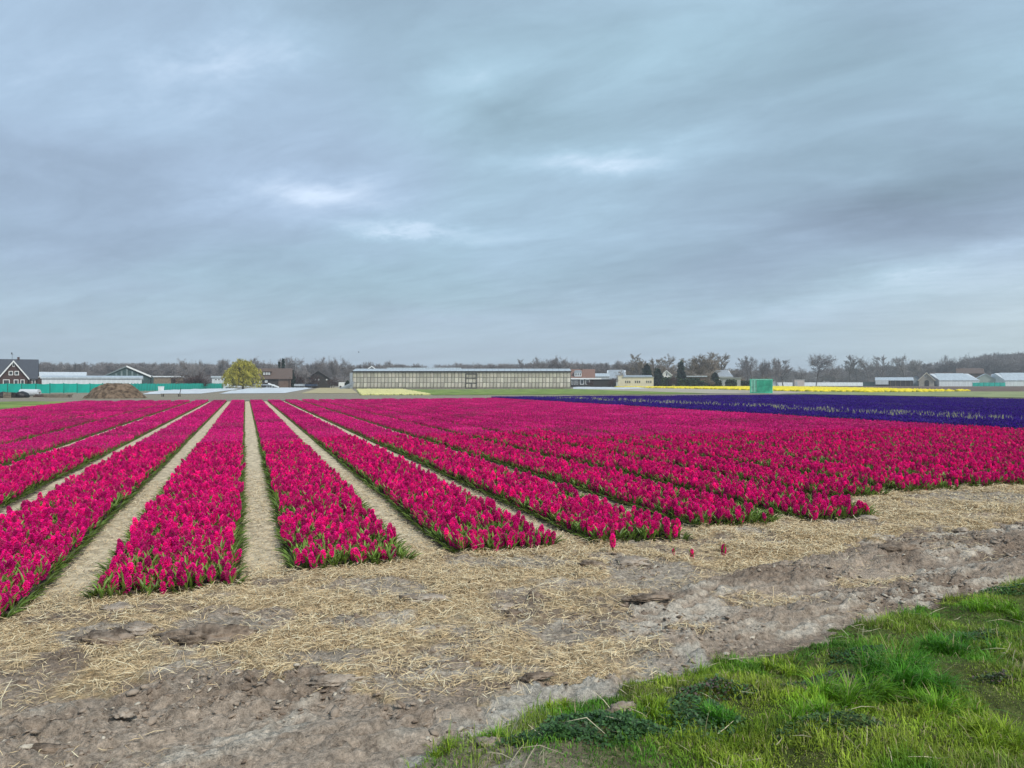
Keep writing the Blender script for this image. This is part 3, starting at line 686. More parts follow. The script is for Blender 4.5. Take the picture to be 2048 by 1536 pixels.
def mesh3(name, parts):
    """parts: (V, F, C, material) -> one mesh"""
    me = bpy.data.meshes.new(name); v, f, mi, c = [], [], [], []
    for j, (V, F, C, m) in enumerate(parts):
        b = len(v); v += [tuple(p) for p in V]; f += [tuple(i + b for i in q) for q in F]; mi += [j] * len(F); c += [(t[0], t[1], t[2] if len(t) > 2 else 0, 1) for t in C]; me.materials.append(m)
    me.from_pydata(v, [], f); me.polygons.foreach_set('material_index', mi)
    at = me.attributes.new('Col', 'FLOAT_COLOR', 'POINT'); at.data.foreach_set('color', np.array(c, np.float32).ravel()); me.update(); return me
def plant(r_, det, petal, V, parts, base=(0, 0, 0), sc=1.0, flower=True, leaves=4, hue=None):
    """adds one hyacinth to parts = {'petal': (V,F,C), 'leaf':..., 'stem':...}"""
    bx_, by_, bz_ = base; hu = (r_.uniform(.0, .38) if det == 2 else r_.uniform(.25, .75)) if hue is None else hue
    ln = (r_.uniform(-.18, .18), r_.uniform(-.18, .18))
    if flower:
        h1 = r_.uniform(.135, .205) * sc
        spike(*parts['petal'], base, h1 - .108 * sc, h1, .0245 * sc, {2: 24, 1: 16, 0: 7}[det], {2: .0215, 1: .0225, 0: .034}[det] * sc, r_, 2 if det == 2 else 1, r_.uniform(.78, 1.2) * {2: 1.12, 1: .98, 0: .95}[det], hu, ln)  # petal colour brightened on detailed plants to offset their self-shadowing
        if det == 2:
            m = MB(); m.tube((bx_, by_, bz_), (bx_ + ln[0] * h1, by_ + ln[1] * h1, bz_ + h1), .006, .003, 4); b = len(parts['stem'][0])
            parts['stem'][0].extend(m.v); parts['stem'][1].extend([tuple(i + b for i in q) for q in m.f]); parts['stem'][2].extend([(1, 1, 1)] * len(m.v))
    a0 = r_.uniform(0, 6.28)
    for i in range(leaves):
        leafgeo(*parts['leaf'], (bx_, by_, bz_), a0 + i * 6.283 / leaves + r_.uniform(-.4, .4), r_.uniform(.12, .19) * sc, r_.uniform(.017, .026) * sc, r_.uniform(.05, .35), r_.uniform(.6, 1.5), r_, {2: 4, 1: 2, 0: 1}[det], r_.uniform(.75, 1.35))
def P3(): return {'petal': ([], [], []), 'leaf': ([], [], []), 'stem': ([], [], [])}
def plant_mesh(name, seed, det, flower=True, leaves=5):
    r_ = random.Random(seed); p = P3(); plant(r_, det, None, None, p, flower=flower, leaves=leaves, sc=1.0)
    return mesh3(name, [(*p['petal'], M_PINK), (*p['leaf'], M_LEAF), (*p['stem'], M_STEM)])
def tile_mesh(name, seed, det, petal, ln=1.0, bare=.04, sp=.08, pale=0.0, edge=True):
    """a metre of bed, its plants leaning as they like"""
    r_ = random.Random(seed); p = P3(); pl = ([], [], []); na, nb = int(round(BED / sp)), int(round(ln / sp))
    for i in range(na):
        for j in range(nb):
            b = (.05 + (i + .5) * (BED - .10) / na + r_.uniform(-.03, .03), (j + .5) * ln / nb + r_.uniform(-.035, .035), 0)
            if r_.random() < pale:
                for q in range(5): leafgeo(*pl, b, r_.uniform(0, 6.28), r_.uniform(.2, .30), .05, .1, .7, r_, 1, r_.uniform(.7, 1.4))
                continue
            plant(r_, det, petal, None, p, b, r_.uniform(.9, 1.12), r_.random() > bare, {2: 4, 1: 3, 0: 2}[det])
    if edge:
        for side in (0, 1):
            for q in range(int(ln * 26)):
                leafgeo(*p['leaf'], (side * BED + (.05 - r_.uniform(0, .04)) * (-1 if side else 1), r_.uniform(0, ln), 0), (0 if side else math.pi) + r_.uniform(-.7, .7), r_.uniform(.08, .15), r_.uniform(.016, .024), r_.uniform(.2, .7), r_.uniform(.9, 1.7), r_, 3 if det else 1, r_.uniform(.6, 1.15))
    return mesh3(name, [(*p['petal'], petal), (*p['leaf'], M_LEAF), (*(pl if pale else p['stem']), M_PALE if pale else M_STEM)])

# single plants: the beds' near ends
r_ = random.Random(11)
HERO = []
for i in range(12):            # parts of the plants built one by one
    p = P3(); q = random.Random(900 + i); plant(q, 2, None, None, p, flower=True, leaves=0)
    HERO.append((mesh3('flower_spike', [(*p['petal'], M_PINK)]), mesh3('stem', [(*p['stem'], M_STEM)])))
LEAFM = []
for i in range(6):
    q = random.Random(950 + i); p = ([], [], []); leafgeo(*p, (0, 0, 0), 0, q.uniform(.14, .21), q.uniform(.018, .027), q.uniform(.05, .3), q.uniform(.6, 1.4), q, 4, q.uniform(.8, 1.3)); LEAFM.append(mesh3('leaf', [(*p, M_LEAF)]))
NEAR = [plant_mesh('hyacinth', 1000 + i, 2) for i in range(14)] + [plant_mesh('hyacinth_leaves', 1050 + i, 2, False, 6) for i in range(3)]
pts = []
VT = {}                                                     # where single plants give way to metres of bed
for k in range(-6, 16):
    ve = VEND.get(k, 5.0 if k < 0 else 8.7); reach = 14.0 if k <= 5 else 11.0; vt = math.ceil(ve) + reach; VT[k] = vt
    na = 14
    for i in range(na):
        rag = ve + r_.uniform(0, .15) + .04
        for j in range(int((vt - ve) / .08)):
            v = rag + j * .08 + r_.uniform(-.03, .03); u = U0 + k * PITCH + .05 + (i + .5) * (BED - .10) / na + r_.uniform(-.03, .03)
            if v < vt: pts.append((u, v, v - ve, k, i in (0, na - 1)))
pts = [p for p in pts if abs(uv2(p[0], p[1])[0]) < uv2(p[0], p[1])[1] * .665 + 3]
A = np.array([p[:4] for p in pts]); E = np.array([p[4] for p in pts])
PX, PY = uv2(A[:, 0], A[:, 1]); PZ, _ = ground(PX, PY)
gap = fbm(A[:, 0] * 2.3, A[:, 1] * 2.3, 501, 3)
pbare = np.where(A[:, 3] >= 0, .13, .05) + ss(1.6, 0, A[:, 2]) * .12 + ss(.54, .66, gap) * np.where(A[:, 3] >= 0, .45, .25)
noflower = (rng.random(len(A)) < pbare) & ~(A[:, 2] < .0)
dist = np.hypot(PX, PY)
vis = np.abs(PX) < PY * .665 + .25
order = np.argsort(np.where(vis & ~noflower, dist, 1e9)); NEAR_N = 290; heroes = set(order[:NEAR_N].tolist())
G = 'magenta hyacinths at the near ends of the beds'
def hyacinth(x, y, z, sc, rz, label, i, nl=5, group=G, tilt=(0, 0)):
    e = empty('hyacinth', (x, y, z), rz); e.scale = (sc,) * 3; e.rotation_euler = (tilt[0], tilt[1], rz); tag(e, label, 'hyacinth', group)
    h = HERO[i % 12]; link('flower_spike', h[0], e); link('stem', h[1], e)
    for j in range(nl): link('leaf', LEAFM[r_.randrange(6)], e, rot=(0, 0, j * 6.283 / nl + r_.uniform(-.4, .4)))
BEDNAME = {-2: 'in the bed cut by left edge', -1: 'at the near end of the bed left of straight path', 0: 'at the near end of the bed right of straight path',
           1: 'at the end of the second bed right of path', 2: 'at the end of the third bed right of the straight path', 3: 'at the end of the fourth bed right of the straight path', 4: 'at the end of the fifth bed right of the straight path'}
for i in order[:NEAR_N]:
    k = int(A[i, 3]); dv, du = A[i, 2], (A[i, 0] - U0 - k * PITCH) / BED
    wh = ('front row magenta hyacinth' if dv < .2 else 'magenta hyacinth just behind the front row' if dv < .55 else 'magenta hyacinth several rows back') + (', left side of ' if du < .34 else ', right side of ' if du > .66 else ', middle of ')
    bn = {-2: 'bed cut by left edge', -1: 'bed left of straight path', 0: 'bed right of straight path', 1: 'second bed right of straight path', 2: 'third bed right of straight path'}.get(k, 'its bed')
    # if dv < .2 else 'in the rows just behind the front row' if dv < .55 else 'a few rows back') + (', left part of its bed, ' if du < .34 else ', right part of its bed, ' if du > .66 else ', middle of its bed, ')
    #(k, 'at a bed\'s near end').replace('at the near end of ', '').replace('at the end of ', '').replace('in the bed', 'the bed')
    hyacinth(PX[i], PY[i], PZ[i] - .004, r_.uniform(.8, 1.2), r_.uniform(0, 6.28), wh + bn, r_.randrange(12), 5, 'magenta hyacinths ' + BEDNAME.get(k, 'at a bed\'s near end'), (r_.gauss(0, .14), r_.gauss(0, .14)))
for (px_, py_, sc, lb) in [(1347, 1110, .55, 'tiny stunted hyacinth, leftmost of the strays on bare soil'), (1384, 1116, .7, 'small stray hyacinth, middle of three on bare soil'), (1447, 1110, .95, 'tallest stray hyacinth standing alone on the bare soil'),
                           (1545, 1044, .8, 'lone hyacinth just off the fourth bed\'s corner'), (1600, 1034, .6, 'short faded hyacinth before the fifth bed'), (1226, 1112, 1.1, 'hyacinth standing a step in front of the third bed\'s left corner')]:
    x, y = gp(px_, py_); hyacinth(x, y, float(hz(x, y)[0]) - .004, sc, r_.uniform(0, 6), lb, r_.randrange(6), 4, 'stray hyacinths on the bare soil')
# leaves hanging over the edges of the beds
ep = []
for k in range(-6, 16):
    ve, vt = VEND.get(k, 5.0 if k < 0 else 8.7), VT[k]
    for side in (0, 1):
        v = ve + .1
        while v < vt: ep.append((U0 + k * PITCH + (BED - .04 if side else .04) + r_.uniform(-.02, .02), v, 0 if side else math.pi)); v += r_.uniform(.07, .13)
    u = .04
    while u < BED: ep.append((U0 + k * PITCH + u, ve + .10 + r_.uniform(-.03, .06), -math.pi / 2)); u += r_.uniform(.06, .11)
EP = np.array(ep); EX, EY = uv2(EP[:, 0], EP[:, 1]); EZ = hz(EX, EY)
rest = np.array([i for i in range(len(A)) if i not in heroes])
idx = np.where(noflower[rest], 14 + rng.integers(0, 3, len(rest)), rng.integers(0, 14, len(rest)))
ns = len(rest)
P_ = np.stack([PX[rest], PY[rest], PZ[rest] - .004], -1); Ro = np.stack([rng.normal(0, .14, ns), rng.normal(0, .14, ns), rng.uniform(0, 6.28, ns)], -1); Sc = np.repeat(rng.uniform(.78, 1.2, ns)[:, None], 3, 1)
src = list(NEAR)
for i in range(5):
    p = ([], [], []); q = random.Random(980 + i)
    for j in range(4): leafgeo(*p, (0, 0, 0), q.uniform(-.9, .9), q.uniform(.09, .16), q.uniform(.016, .025), q.uniform(.5, .95), q.uniform(1.2, 1.75), q, 4, q.uniform(.55, 1.2))
    src.append(mesh3('edge_leaves', [(*p, M_LEAF)]))
ne = len(EX); phi = math.atan2(RS, RC)
P_ = np.concatenate([P_, np.stack([EX, EY, EZ - .005], -1)]); Ro = np.concatenate([Ro, np.stack([np.zeros(ne), np.zeros(ne), EP[:, 2] + phi + rng.normal(0, .3, ne)], -1)]); Sc = np.concatenate([Sc, np.repeat(rng.uniform(.8, 1.2, ne)[:, None], 3, 1)]); idx = np.concatenate([idx, 17 + rng.integers(0, 5, ne)])
# whole metres of bed behind them
NV = 5
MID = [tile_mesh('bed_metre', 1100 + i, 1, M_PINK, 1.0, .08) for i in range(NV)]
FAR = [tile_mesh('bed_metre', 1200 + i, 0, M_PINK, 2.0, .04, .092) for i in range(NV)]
tp, tr_, ts, ti = [], [], [], []
phi = math.atan2(RS, RC)
for k in range(-9, 16):
    v = VT.get(k, math.floor(VEND.get(k, 5.0 if k < 0 else 8.7)))
    while v < VFAR:
        x, y = uv2(U0 + k * PITCH, v); mid = math.hypot(*uv2(U0 + k * PITCH + .5, v)) < 27
        ln = 1.0 if mid else 2.0
        if abs(x) < y * .665 + 6 and y > 1:
            flip = r_.random() < .5
            ox, oy = uv2(U0 + k * PITCH + BED, v + ln) if flip else (x, y)
            z = float(hz(*uv2(U0 + k * PITCH + .5, v + .5))[0])
            tp.append((ox, oy, z - .01)); tr_.append((0, 0, phi + (math.pi if flip else 0))); ts.append((1, 1, r_.uniform(.88, 1.02))); ti.append(len(src) + (r_.randrange(NV) if mid else NV + r_.randrange(NV)))
        v += ln
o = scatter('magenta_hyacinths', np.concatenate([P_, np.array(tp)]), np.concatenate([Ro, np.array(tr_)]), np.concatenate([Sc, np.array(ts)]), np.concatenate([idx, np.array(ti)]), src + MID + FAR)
tag(o, 'long beds of magenta hyacinths running back to the far edge of the field', 'hyacinths', kind='stuff')
print('single', ns, 'metres', len(tp))
# violet field
VF = [tile_mesh('violet_metre', 1300 + i, 0, M_VIOL, 2.0, .01, .10) for i in range(4)] + [tile_mesh('violet_pale_metre', 1350 + i, 0, M_VIOL, 2.0, .02, .10, .09) for i in range(3)]
VUN = 24.75                       # near edge of the violet field
tp, tr_, ts, ti = [], [], [], []; firsts = []
for k in range(0, 29):
    u0 = VUN + k * 1.46; v = 6.0
    while v < 78:
        x, y = uv2(u0, v)
        if abs(x) < y * .665 + 8 and y > 1:
            flip = r_.random() < .5; ox, oy = uv2(u0 + BED, v + 2) if flip else (x, y)
            pale = k in (2, 3, 4) and r_.random() < (.95 if k == 3 else .55)
            tp.append((ox, oy, .02)); tr_.append((0, 0, phi + (math.pi if flip else 0))); ts.append((1.18, 1, r_.uniform(1.1, 1.3))); ti.append(4 + r_.randrange(3) if pale else r_.randrange(4))
        v += 2
o = scatter('violet_hyacinths', tp, tr_, ts, ti, VF)
tag(o, 'broad field of deep violet blue hyacinths behind the magenta beds', 'hyacinths', kind='stuff')
# the violet plants nearest to the camera, one by one
VS = []
for i in range(4):
    p = P3(); plant(random.Random(1400 + i), 1, None, None, p, leaves=3); VS.append(mesh3('violet_hyacinth', [(*p['petal'], M_VIOL), (*p['leaf'], M_LEAF)]))
for i in range(150):
    v = 18.0 + i * .19 + r_.uniform(-.06, .06); u = VUN - .05 + r_.uniform(-.05, .03); x, y = uv2(u, v)
    tag(link('violet_hyacinth', VS[i % 4], loc=(x, y, .03), rot=(r_.uniform(-.1, .1), r_.uniform(-.1, .1), r_.uniform(0, 6)), scale=(r_.uniform(.95, 1.25),) * 3), 'violet blue hyacinth in the row that borders the magenta beds', 'hyacinth', 'violet hyacinths of the outermost row')

# ================================================================== FARTHER FIELDS
M_FGRASS = mat('meadow', (.125, .20, .030), .9, .35, .35, col2=(.19, .26, .05), detail=6)
M_OLIVE = mat('pale_meadow', (.205, .25, .10), .9, .25, .25, col2=(.27, .29, .14), detail=6)
M_BROWN = mat('ploughed_earth', (.115, .078, .060), .95, .3, .3, col2=(.15, .10, .075), detail=6)
M_TAN = mat('pale_sand_field', (.36, .315, .25), .95, .15, .2, col2=(.42, .37, .29), detail=6)
M_STUB = mat('straw_field', (.42, .355, .20), .95, .2, .4, detail=6)
M_TRACK = mat('earth_track', (.24, .205, .165), .95, .25, .5, detail=6)
def sheet(name, pxs, m, z, step=None, rel=0.0, seed=0):
    """a field: polygon on the ground, edges given by pixels of its border"""
    pts = [gp(x, y) if len(p) == 2 else p[2] for p in pxs for x, y in [p[:2]]]
    if not step:
        mb = MB(); mb.add([(x, y, z) for x, y in pts], [tuple(range(len(pts)))]); return tag(mb.build(name, m), kind='structure')
    xs_ = [p[0] for p in pts]; ys_ = [p[1] for p in pts]; ax = np.arange(min(xs_), max(xs_) + step, step); ay = np.arange(min(ys_), max(ys_) + step * 2, step * 2)
    Xg, Yg = np.meshgrid(ax, ay); ins = inpoly(Xg + 0.0, Yg + 0.0, pts)
    r2 = np.random.default_rng(seed); Zg = z + r2.random(Xg.shape) * rel * ins
    i_ = np.arange(Xg.size).reshape(Xg.shape); ok = ins[:-1, :-1] & ins[1:, :-1] & ins[:-1, 1:] & ins[1:, 1:]
    Fp = np.stack([i_[:-1, :-1], i_[:-1, 1:], i_[1:, 1:], i_[1:, :-1]], -1)[ok]
    return link(name, np_mesh(name, np.stack([Xg, Yg, Zg], -1).reshape(-1, 3), Fp, [m]))
def gsheet(name, poly, m, z): mb = MB(); mb.add([(x, y, z) for x, y in poly], [tuple(range(len(poly)))]); return tag(mb.build(name, m), kind='structure')
gsheet('grass_strip', [uv2(-13.4, 20), uv2(-13.2, 76), uv2(-19, 80), uv2(-36, 62), uv2(-36, 20)], M_FGRASS, .03)
gsheet('earth_track', [uv2(-30, 75), uv2(68, 78.5), uv2(68, 86), uv2(-30, 84)], M_TRACK, .025)
sheet('straw_field', [(602, 787), (716, 787), (700, 775.5), (640, 775.5)], M_STUB, .04)
sheet('green_field', [(868, 790.6), (1335, 788.6), (1420, 787), (1255, 782), (1141, 778), (812, 779.2)], M_FGRASS, .05)
sheet('sand_field', [(1150, 782), (1260, 782), (1425, 787.3), (1640, 788.2), (1640, 776), (1150, 774)], M_TAN, .03)
sheet('meadow', [(1560, 788.5), (1640, 789.2), (2050, 796.5), (2700, 808), (2700, 786), (2050, 783.5), (1640, 783.5)], M_OLIVE, .06)
sheet('ploughed_field', [(1500, 783), (2700, 786), (2700, 773.5), (1500, 772.5)], M_BROWN, .02)
sheet('far_verge', [(1400, 771.8), (2700, 773.6), (2700, 770.5), (1400, 770)], M_OLIVE, .07)
# white covered beds
M_FLEECE = mat('white_fleece', (.56, .59, .62), .7, .12, .4, .3, 2, detail=6, spec=.3)
def covered(name, a, b, c_, d_, label, n=40, seed=0):
    """a cloth sheet on the ground, wrinkled and weighed down: corners near-left, near-right, far-right, far-left"""
    A_, B_, C_, D_ = [np.array(gp(*p)) for p in (a, b, c_, d_)]; s_, t_ = np.meshgrid(np.linspace(0, 1, n), np.linspace(0, 1, n))
    P_ = (A_ * ((1 - s_) * (1 - t_))[..., None] + B_ * (s_ * (1 - t_))[..., None] + C_ * (s_ * t_)[..., None] + D_ * ((1 - s_) * t_)[..., None])
    e_ = np.minimum(np.minimum(s_, 1 - s_), np.minimum(t_, 1 - t_)) * 12
    Zg = .05 + np.minimum(1, e_) * (.10 + .26 * fbm(s_ * 9 + seed, t_ * 14, 600 + seed, 3)); i_ = np.arange(n * n).reshape(n, n)
    Fp = np.stack([i_[:-1, :-1], i_[:-1, 1:], i_[1:, 1:], i_[1:, :-1]], -1).reshape(-1, 4)
    tag(link(name, np_mesh(name, np.concatenate([P_, Zg[..., None]], -1).reshape(-1, 3), Fp, [M_FLEECE], None, True)), label, 'ground sheet', 'white sheets covering ground behind the beds')
covered('ground_sheet', (285, 789), (402, 787.8), (488, 777.6), (330, 782), 'long white cover sheet on the ground right of the earth mound', seed=1)
covered('ground_sheet', (438, 787.8), (570, 786.6), (625, 776.4), (497, 776.6), 'white cover sheet on the ground before the brown roofed house', seed=2)
covered('ground_sheet', (1146, 778.2), (1245, 778.4), (1300, 776.8), (1146, 774.6), 'white strip of covered ground right of the long greenhouse', seed=3)

# flower strips far away: every strip is a low, broken mass of blooms
def strip_mass(name, poly, h, m, mleaf, seed, step=.55):
    xs_ = [p[0] for p in poly]; ys_ = [p[1] for p in poly]; r2 = np.random.default_rng(seed)
    n = int((max(xs_) - min(xs_)) * (max(ys_) - min(ys_)) / step ** 2); n = min(n, 60000)
    x = r2.uniform(min(xs_), max(xs_), n); y = r2.uniform(min(ys_), max(ys_), n); k = inpoly(x, y, poly); x, y = x[k], y[k]; n = len(x)
    z = h * r2.uniform(.7, 1.05, n); w_ = step * r2.uniform(.35, .75, n); a_ = r2.uniform(0, 3.14, n); cs, sn = np.cos(a_) * w_, np.sin(a_) * w_
    O = np.zeros(n)
    base = np.stack([x, y, O], -1)
    V_ = np.stack([base + np.stack([cs, sn, z * .55], -1), base + np.stack([-sn, cs, z * .6], -1), base + np.stack([-cs, -sn, z * .55], -1), base + np.stack([sn, -cs, z * .6], -1), base + np.stack([O, O, z], -1),
                   base + np.stack([cs, sn, O], -1), base + np.stack([-sn, cs, O], -1), base + np.stack([-cs, -sn, O], -1), base + np.stack([sn, -cs, O], -1)], 1).reshape(-1, 3)
    o = np.arange(n)[:, None] * 9
    F_ = np.concatenate([o + np.array(q) for q in ((0, 1, 4), (1, 2, 4), (2, 3, 4), (3, 0, 4), (5, 6, 1), (5, 1, 0), (6, 7, 2), (6, 2, 1), (7, 8, 3), (7, 3, 2), (8, 5, 0), (8, 0, 3))], 0)
    return link(name, np_mesh(name, V_, F_, [m, mleaf], None, False, np.repeat([0] * 4 + [1] * 8, n)))
M_YEL = mat('yellow_tulip', (.83, .66, .008), .5, .1, 1, rnd=.0)
M_YLEAF = mat('tulip_leaf', (.55, .45, .015), .6, .2, 1)
M_PYEL = mat('pale_yellow_bloom', (.62, .58, .25), .6, .12, 1)
M_PYLEAF = mat('pale_yellow_leaf', (.34, .36, .12), .6, .2, 1)
Y1 = [gp(1230, 774.8), gp(1400, 778), gp(1545, 782.2), gp(1650, 784), gp(1745, 785), gp(1850, 784.4), gp(1945, 782.2), gp(1880, 778.6, .4), gp(1745, 775.2, .4), gp(1600, 772.6, .4), gp(1400, 771.0, .4), gp(1250, 770.6, .4)]
o = strip_mass('yellow_flowers', Y1, .5, M_YEL, M_YLEAF, 3, 1.15)
tag(o, 'long band of bright yellow flowers behind the green container', 'flowers', kind='stuff')
tb = [(721.5, 713), (742, 726), (765, 744), (789, 768), (824, 786), (863, 805)]
for i in range(5):
    (b0, t0), (b1, t1) = tb[i], tb[i + 1]
    o = strip_mass('pale_yellow_flowers', [gp(b0 + 1, 790.6), gp(b1 - 1.5, 790.4), gp(t1 - 1, 779.4), gp(t0 + .8, 779.4)], .3, M_PYEL, M_PYLEAF, 10 + i, .5)
    tag(o, ['leftmost', 'second', 'middle', 'fourth', 'rightmost'][i] + ' strip of pale yellow flowers before the long greenhouse', 'flowers', 'pale yellow flower strips', 'stuff')

# ================================================================== BUILDINGS
M_BRICK = mat('dark_brick', (.070, .040, .036), .9, .3, 6, .2)
M_BRICK2 = mat('brown_brick', (.125, .085, .066), .9, .3, 4, .2)
M_SLATE = mat('slate_roof', (.060, .068, .085), .7, .25, 3, .3, streak=(1, 1, 6))
M_TILE = mat('brown_tile', (.120, .085, .070), .85, .3, 3, .3, streak=(1, 1, 7))
M_REDTILE = mat('red_tile', (.21, .120, .092), .85, .3, 3, .3, streak=(1, 1, 7))
M_WHITE = mat('white_paint', (.74, .76, .76), .6, .06, 1)
M_CREAM = mat('cream_render', (.62, .58, .46), .85, .08, 1)
M_PANEW = mat('window_glass', (.035, .042, .05), .12, .2, 1, spec=.6)
M_CURT = mat('curtained_glass', (.42, .43, .42), .3, .2, 2, spec=.5)
M_GREY = mat('grey_sheet', (.34, .37, .39), .6, .15, 1, streak=(8, 1, .4))
M_GREYL = mat('pale_sheet', (.56, .60, .63), .5, .12, .6, streak=(4, 1, .4))
M_WROOF = mat('whitewashed_roof', (.42, .475, .515), .4, .15, .5, streak=(3, 1, 1))
M_MROOF = mat('metal_roof', (.30, .335, .37), .5, .15, .6, streak=(5, 1, 1))
M_TEALD = mat('dark_green_sheet', (.045, .085, .085), .6, .25, .7, streak=(6, 6, .4))
M_TEALR = mat('grey_green_roof', (.17, .22, .225), .6, .2, .5)
M_DARK = mat('dark_timber', (.035, .032, .030), .85, .3, 2)
M_WOOD = mat('weathered_timber', (.20, .165, .125), .85, .3, 3)
M_STEEL = mat('galvanised_steel', (.42, .45, .47), .4, .15, 4, metal=.5)
M_MULL = mat('weathered_glazing_bar', (.185, .172, .135), .8, .3, 2)
M_LIMEGL = mat('limewashed_glass', (.46, .43, .32), .35, .26, .35, rnd=.25, spec=.5, col2=(.54, .52, .44), detail=5)
M_TEAL = mat('teal_netting', (.012, .46, .37), .7, .14, .8, streak=(1, 1, .3), trans=.25)
M_TEALP = mat('teal_post', (.02, .17, .14), .7, .2, 2)
def building(name, label, cat, x0, x1, yE, yR, D, dep, wall, roof, ridge='x', over=.35, th=.22, wins=(), wm=None, fm=None, doors=(), group=None, hip=0.0, turn=.92, trim=None):
    """px extents of the front, eave row and ridge row, at distance D"""
    X0, X1 = wx(x0, D), wx(x1, D); zE, zR = wz(yE, D), wz(yR, D); cx = (X0 + X1) / 2; w_ = (X1 - X0) / 2
    th_ = -math.atan2(cx, D) * turn; e = empty(name, (cx, D, 0), th_); e.scale = (math.cos(th_), 1, 1); tag(e, label, cat, group)
    m = MB(); r_ = MB()
    if ridge == 'x':
        m.prismx([(0, -.2), (dep, -.2), (dep, zE), (dep / 2, zR - th), (0, zE)], -w_, w_)
        sl = (zR - zE) / (dep / 2)
        for sgn in (0, 1):
            o_ = [(-over, zE - sl * over), (dep / 2, zR), (dep / 2, zR - th), (-over, zE - sl * over - th)]
            if sgn: o_ = [(dep - y_, z_) for y_, z_ in o_][::-1]
            h = hip * w_
            if h:
                n = 4; vv = [(-w_ - over + (h if i in (1, 2) else 0), y_, z_) for i, (y_, z_) in enumerate(o_)] + [(w_ + over - (h if i in (1, 2) else 0), y_, z_) for i, (y_, z_) in enumerate(o_)]
                r_.add(vv, [(3, 2, 1, 0), (4, 5, 6, 7)] + [(i, (i + 1) % n, (i + 1) % n + n, i + n) for i in range(n)])
            else: r_.prismx(o_, -w_ - over, w_ + over)
    elif ridge == 'y':
        m.prism([(-w_, -.2), (w_, -.2), (w_, zE), (0, zR - th), (-w_, zE)], 0, dep)
        sl = (zR - zE) / w_
        r_.prism([(-w_ - over, zE - sl * over), (-w_ - over, zE - sl * over - th), (0, zR - th), (0, zR)], -over, dep + over)
        r_.prism([(w_ + over, zE - sl * over), (0, zR + .002), (0, zR - th + .002), (w_ + over, zE - sl * over - th)], -over, dep + over)
        if trim:
            t_ = MB()
            t_.prism([(-w_ - over - .05, zE - sl * over + .06), (-w_ - over - .05, zE - sl * over - th - .1), (0, zR - th - .1), (0, zR + .06)], -over - .12, -over - .004)
            t_.prism([(w_ + over + .05, zE - sl * over + .06), (0, zR + .062), (0, zR - th - .098), (w_ + over + .05, zE - sl * over - th - .1)], -over - .12, -over - .004)
            t_.build('verge_board', trim, e)
    else:   # flat
        m.box(-w_, w_, 0, dep, -.2, zR - th); r_.box(-w_ - over, w_ + over, -over, dep + over, zR - th, zR)
    m.build('wall', wall, e); ro = r_.build('roof', roof, e)
    for q in wins: window(e, cx, D, *q, fm or M_WHITE, wm or M_PANEW)
    for (a, b, c_, d2) in doors:
        dd = MB(); dd.box(wx(a, D) - cx, wx(b, D) - cx, -.06, .02, max(0, wz(d2, D)), wz(c_, D)); dd.build('door', M_DARK, e)
    return e
def window(e, cx, D, x0, x1, y0, y1, fm, pm, dy=0.0):
    a, b, z1, z0 = wx(x0, D) - cx, wx(x1, D) - cx, wz(y0, D), max(.15, wz(y1, D)); t_ = min(.16, (b - a) * .16)
    f = MB(); f.box(a, b, dy - .07, dy + .02, z0, z0 + t_); f.box(a, b, dy - .07, dy + .02, z1 - t_, z1); f.box(a, a + t_, dy - .07, dy + .02, z0 + t_, z1 - t_); f.box(b - t_, b, dy - .07, dy + .02, z0 + t_, z1 - t_)
    w_ = f.build('window', fm, e); p = MB(); p.box(a + t_, b - t_, dy - .03, dy + .02, z0 + t_, z1 - t_); p.build('pane', pm, w_)
    return w_
# brick farmhouse, far left
D = 204
e = building('brick_house', 'dark brick farmhouse with slate roof and white trimmed front gable, far left', 'house', -6, 72, 753, 717.5, D, 9.5, M_BRICK, M_SLATE, 'x', .5, wins=[(63, 70, 759, 769)])
cx = (wx(-6, D) + wx(72, D)) / 2
DG_ = D - 3.2; a, b = wx(2, DG_) - cx * DG_ / D, wx(55.5, DG_) - cx * DG_ / D; zE, zR = wz(752.5, DG_), wz(721, DG_); c_ = (a + b) / 2
g = MB(); g.prism([(a, -.2), (b, -.2), (b, zE), (c_, zR - .2), (a, zE)], -3.2, .5); g.build('gable_wall', M_BRICK, e)
g = MB(); sl = (zR - zE) / (c_ - a)
g.prism([(a - .5, zE - sl * .5), (a - .5, zE - sl * .5 - .25), (c_, zR - .25), (c_, zR)], -3.6, 4.6); g.prism([(b + .5, zE - sl * .5), (c_, zR + .002), (c_, zR - .248), (b + .5, zE - sl * .5 - .25)], -3.6, 4.6); g.build('gable_roof', M_SLATE, e)
g = MB(); g.prism([(a - .55, zE - sl * .5 + .05), (a - .55, zE - sl * .5 - .45), (c_, zR - .42), (c_, zR + .06)], -3.75, -3.61); g.prism([(b + .55, zE - sl * .5 + .05), (c_, zR + .062), (c_, zR - .418), (b + .55, zE - sl * .5 - .45)], -3.75, -3.61); g.build('verge_board', M_WHITE, e)
for q in [(26.5, 31, 726, 733.5), (19, 27.5, 742, 750.5), (30.5, 39, 742, 750.5), (8, 21, 759, 771), (29, 38, 759, 771), (42, 50, 759, 771)]: window(e, cx * DG_ / D, DG_, *q, M_WHITE, M_PANEW, -3.2)
g = MB(); g.box(wx(35, D) - cx - .3, wx(35, D) - cx + .3, 4.4, 5.0, wz(717, D) - .3, wz(717, D) + .5); g.build('chimney', M_BRICK, e)
g = MB(); g.box(wx(72, D) - cx, wx(92, D) - cx, 1, 5, -.2, wz(754.5, D)); g.build('side_wing', M_BRICK, e); g = MB(); g.box(wx(69, D) - cx, wx(92.5, D) - cx, .6, 5.4, wz(754.5, D), wz(753, D)); g.build('wing_roof', M_WHITE, e)
